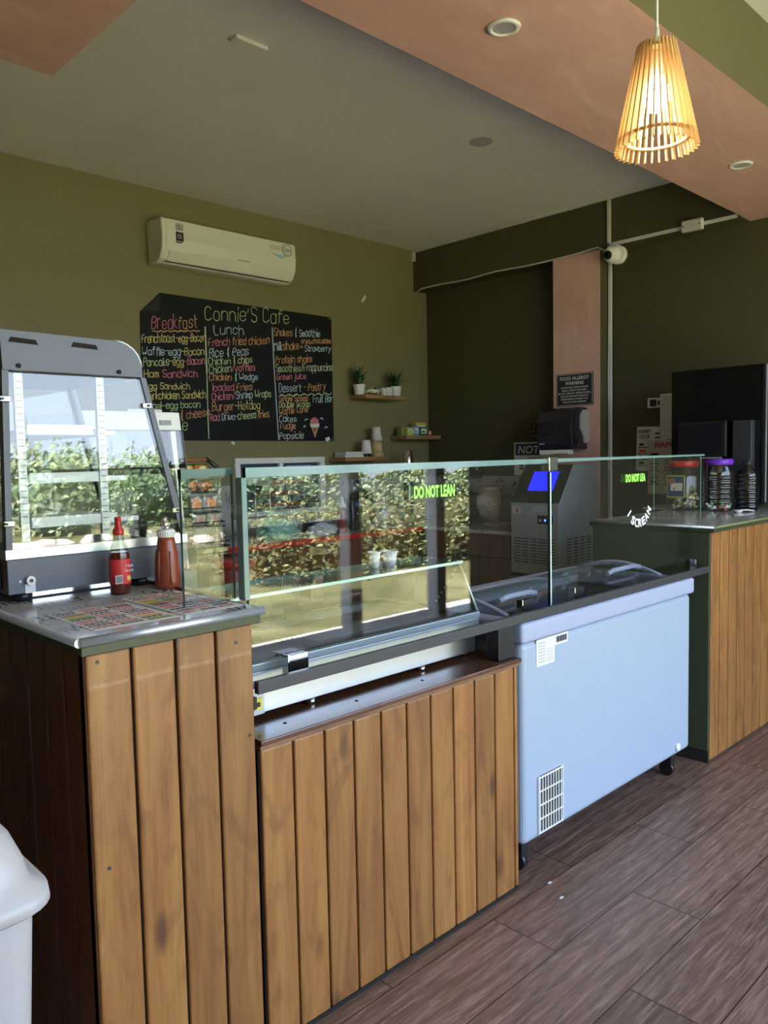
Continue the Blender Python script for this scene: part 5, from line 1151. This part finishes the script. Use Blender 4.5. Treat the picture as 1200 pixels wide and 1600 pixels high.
t, b = jar(cj, 'clear ribbed plastic jar with purple lid on the right counter', .088, .272, colm('lid_purple', (.16, .03, .50), .25), True, m_clear)
candies(t, cj, .065, .03, 26, 2, [('sweet_red', (.55, .05, .08)), ('sweet_white', (.75, .72, .70)), ('sweet_green', (.10, .30, .10))])
mb = MB(); mb.ball((4.410, 1.90, 1.285), .022, m_ink, 10, (.05, .6, 1)); mb.build('jar_mark', t)
cj = (4.600, 1.775, 1.1285)
jar(cj, 'dark plastic bottle right of the purple-lidded jar', .062, .262, m_black, True, m_smoke, .03, .026)
t = thing('plastic_spoon', (4.46, 1.75, 1.1285), 'white plastic scoop spoon lying on the right counter', 'spoon')
mb = MB(); mb.lathe((4.44, 1.76, 1.1285), [(.012, 0), (.026, .014), (.024, .015), (.01, .003)], m_whitep, n=18, sx=1.3); mb.build('bowl', t)
mb = MB(); mb.tube([(4.46, 1.755, 1.142), (4.50, 1.73, 1.140), (4.53, 1.71, 1.134)], .004, m_whitep, 6); mb.build('handle', t)

# ------------------------------------------------------------------ downlights, pendant lamp, bin
for x, y, lab in ((2.33, 1.75, 'round recessed downlight in the pink soffit, left of the pendant lamp'), (4.345, 1.732, 'round recessed downlight in the pink soffit near the right wall')):
    t = thing('downlight', (x, y, ZS), lab, 'downlight', 'recessed downlights')
    mb = MB(); mb.lathe((x, y, ZS), [(.060, -.0005), (.058, -.006), (.044, -.009), (.040, -.004), (.040, .0)], m_whitep, n=32); mb.build('ring', t)
    mb = MB(); mb.cyl((x, y, ZS-.001), (x, y, ZS-.004), .040, colm('diffuser_gray', (.42, .42, .44)), n=28); mb.build('diffuser', t)
lc = Vector((2.156, 1.093, 2.322))
lp = thing('pendant_lamp', lc, 'conical slatted wood pendant lamp with a lit bulb', 'pendant lamp')
H_, RB, RT, NS = .284, .108, .046, 32
for k in range(NS):
    a = 2*math.pi*k/NS; rad = Vector((math.cos(a), math.sin(a), 0)); tn = Vector((-math.sin(a), math.cos(a), 0)); mb = MB()
    b_, t_ = lc+rad*RB, lc+rad*RT+Vector((0, 0, H_)); th, dp = .0022, .0075
    vs = [mb.bm.verts.new(p+tn*sx_*th+rad*sy_*dp) for p in (b_, t_) for sx_, sy_ in ((-1, -1), (1, -1), (1, 1), (-1, 1))]
    i = mb.mi(m_lampwood)
    for q in ((0, 1, 2, 3), (7, 6, 5, 4), (0, 4, 5, 1), (1, 5, 6, 2), (2, 6, 7, 3), (3, 7, 4, 0)): mb.bm.faces.new([vs[j] for j in q]).material_index = i
    mb.build('slat', lp)
def ring(z, r, w, h, nm):
    mb = MB(); N = 40; 
    for (ra, rb_) in ((r-w, r),):
        mb.lathe((lc.x, lc.y, lc.z+z), [(ra, 0), (rb_, 0), (rb_, h), (ra, h), (ra, 0)], m_lampwood, n=N, smooth=False)
    mb.bm.faces.ensure_lookup_table(); big = [f for f in mb.bm.faces if len(f.verts) > 4]; bmesh.ops.delete(mb.bm, geom=big, context='FACES_ONLY'); mb.build(nm, lp)
ring(.032, .095, .010, .006, 'ring'); ring(.266, .047, .030, .006, 'ring')
mb = MB(); mb.cyl(lc+Vector((0, 0, .26)), lc+Vector((0, 0, .33)), .012, m_whitep, r1=.006, n=16); mb.cyl(lc+Vector((0, 0, .195)), lc+Vector((0, 0, .265)), .016, m_whitep, n=20); sk = mb.build('lamp_socket', lp)
mb = MB(); mb.cyl(lc+Vector((0, 0, .32)), Vector((lc.x, lc.y, 3.319)), .0042, m_whitep, n=8); mb.build('cord', lp)
mb = MB(); mb.lathe((lc.x, lc.y, 3.285), [(.045, .012), (.05, .02), (.05, .034)], m_whitep, n=24); mb.build('ceiling_rose', lp)
mb = MB(); mb.lathe((lc.x, lc.y, lc.z), [(.016, .200), (.022, .188), (.031, .170), (.034, .150), (.034, .130), (.028, .112), (.011, .104)], emis('bulb_glow', (1, .96, .90), 9), n=24); bl = mb.build('bulb', lp); bl['label'] = 'glowing white bulb'
ld = bpy.data.lights.new('bulb_light', 'POINT'); ld.energy = 2.0; ld.color = (1, .86, .62); ld.shadow_soft_size = .03
lo = bpy.data.objects.new('bulb_light', ld); COL.objects.link(lo); lo.parent = lp; lo.location = (0, 0, .075)

bn = thing('waste_bin', (.355, 1.49, 0), 'cream plastic waste bin with domed lid in the lower left corner', 'waste bin')
def rr(cx, cy, hx, hy, r, n=6):
    P = []
    for sx_, sy_, a0 in ((1, 1, 0), (-1, 1, 90), (-1, -1, 180), (1, -1, 270)):
        for k in range(n+1): a = math.radians(a0+90*k/n); P.append((cx+sx_*(hx-r)+r*math.cos(a), cy+sy_*(hy-r)+r*math.sin(a)))
    return P
BX, BY = .332, 1.49
def loft(mb, secs, m):
    rings = []; i = mb.mi(m)
    for hx, hy, r, z in secs: rings.append([mb.bm.verts.new((x, y, z)) for x, y in rr(BX, BY, hx, hy, r)])
    for A, B in zip(rings, rings[1:]):
        n = len(A)
        for k in range(n): f = mb.bm.faces.new((A[k], A[(k+1) % n], B[(k+1) % n], B[k])); f.material_index = i; f.smooth = True
    mb.bm.faces.new(rings[0][::-1]).material_index = i; mb.bm.faces.new(rings[-1]).material_index = i
mb = MB(); loft(mb, [(.115, .095, .05, .0), (.118, .098, .05, .01), (.150, .130, .06, .715), (.150, .130, .06, .72)], m_cream); mb.build('bin_body', bn)
mb = MB(); loft(mb, [(.168, .148, .07, .715), (.175, .155, .07, .722), (.172, .152, .07, .745), (.150, .130, .07, .757), (.143, .123, .07, .79), (.128, .108, .07, .83), (.108, .088, .07, .856), (.075, .055, .05, .870), (.03, .025, .02, .875)], m_cream); lid = mb.build('lid', bn)
mb = MB(); mb.box(.378, .396, 1.3600, 1.3625, .60, .66, colm('recycle_mark', (.25, .18, .17)), 0); mb.build('mark', bn)
# crumbs on the floor
for x, y, lab in ((2.16, 1.42, 'small white paper scrap on the floor in front of the freezer castor'), (2.21, 1.50, 'tiny white scrap on the floor beside the freezer castor')):
    mb = MB(); mb.box(x, x+.018, y, y+.008, .0003, .003, m_paper, .001); tag(mb.build('paper_scrap'), lab, 'scrap')
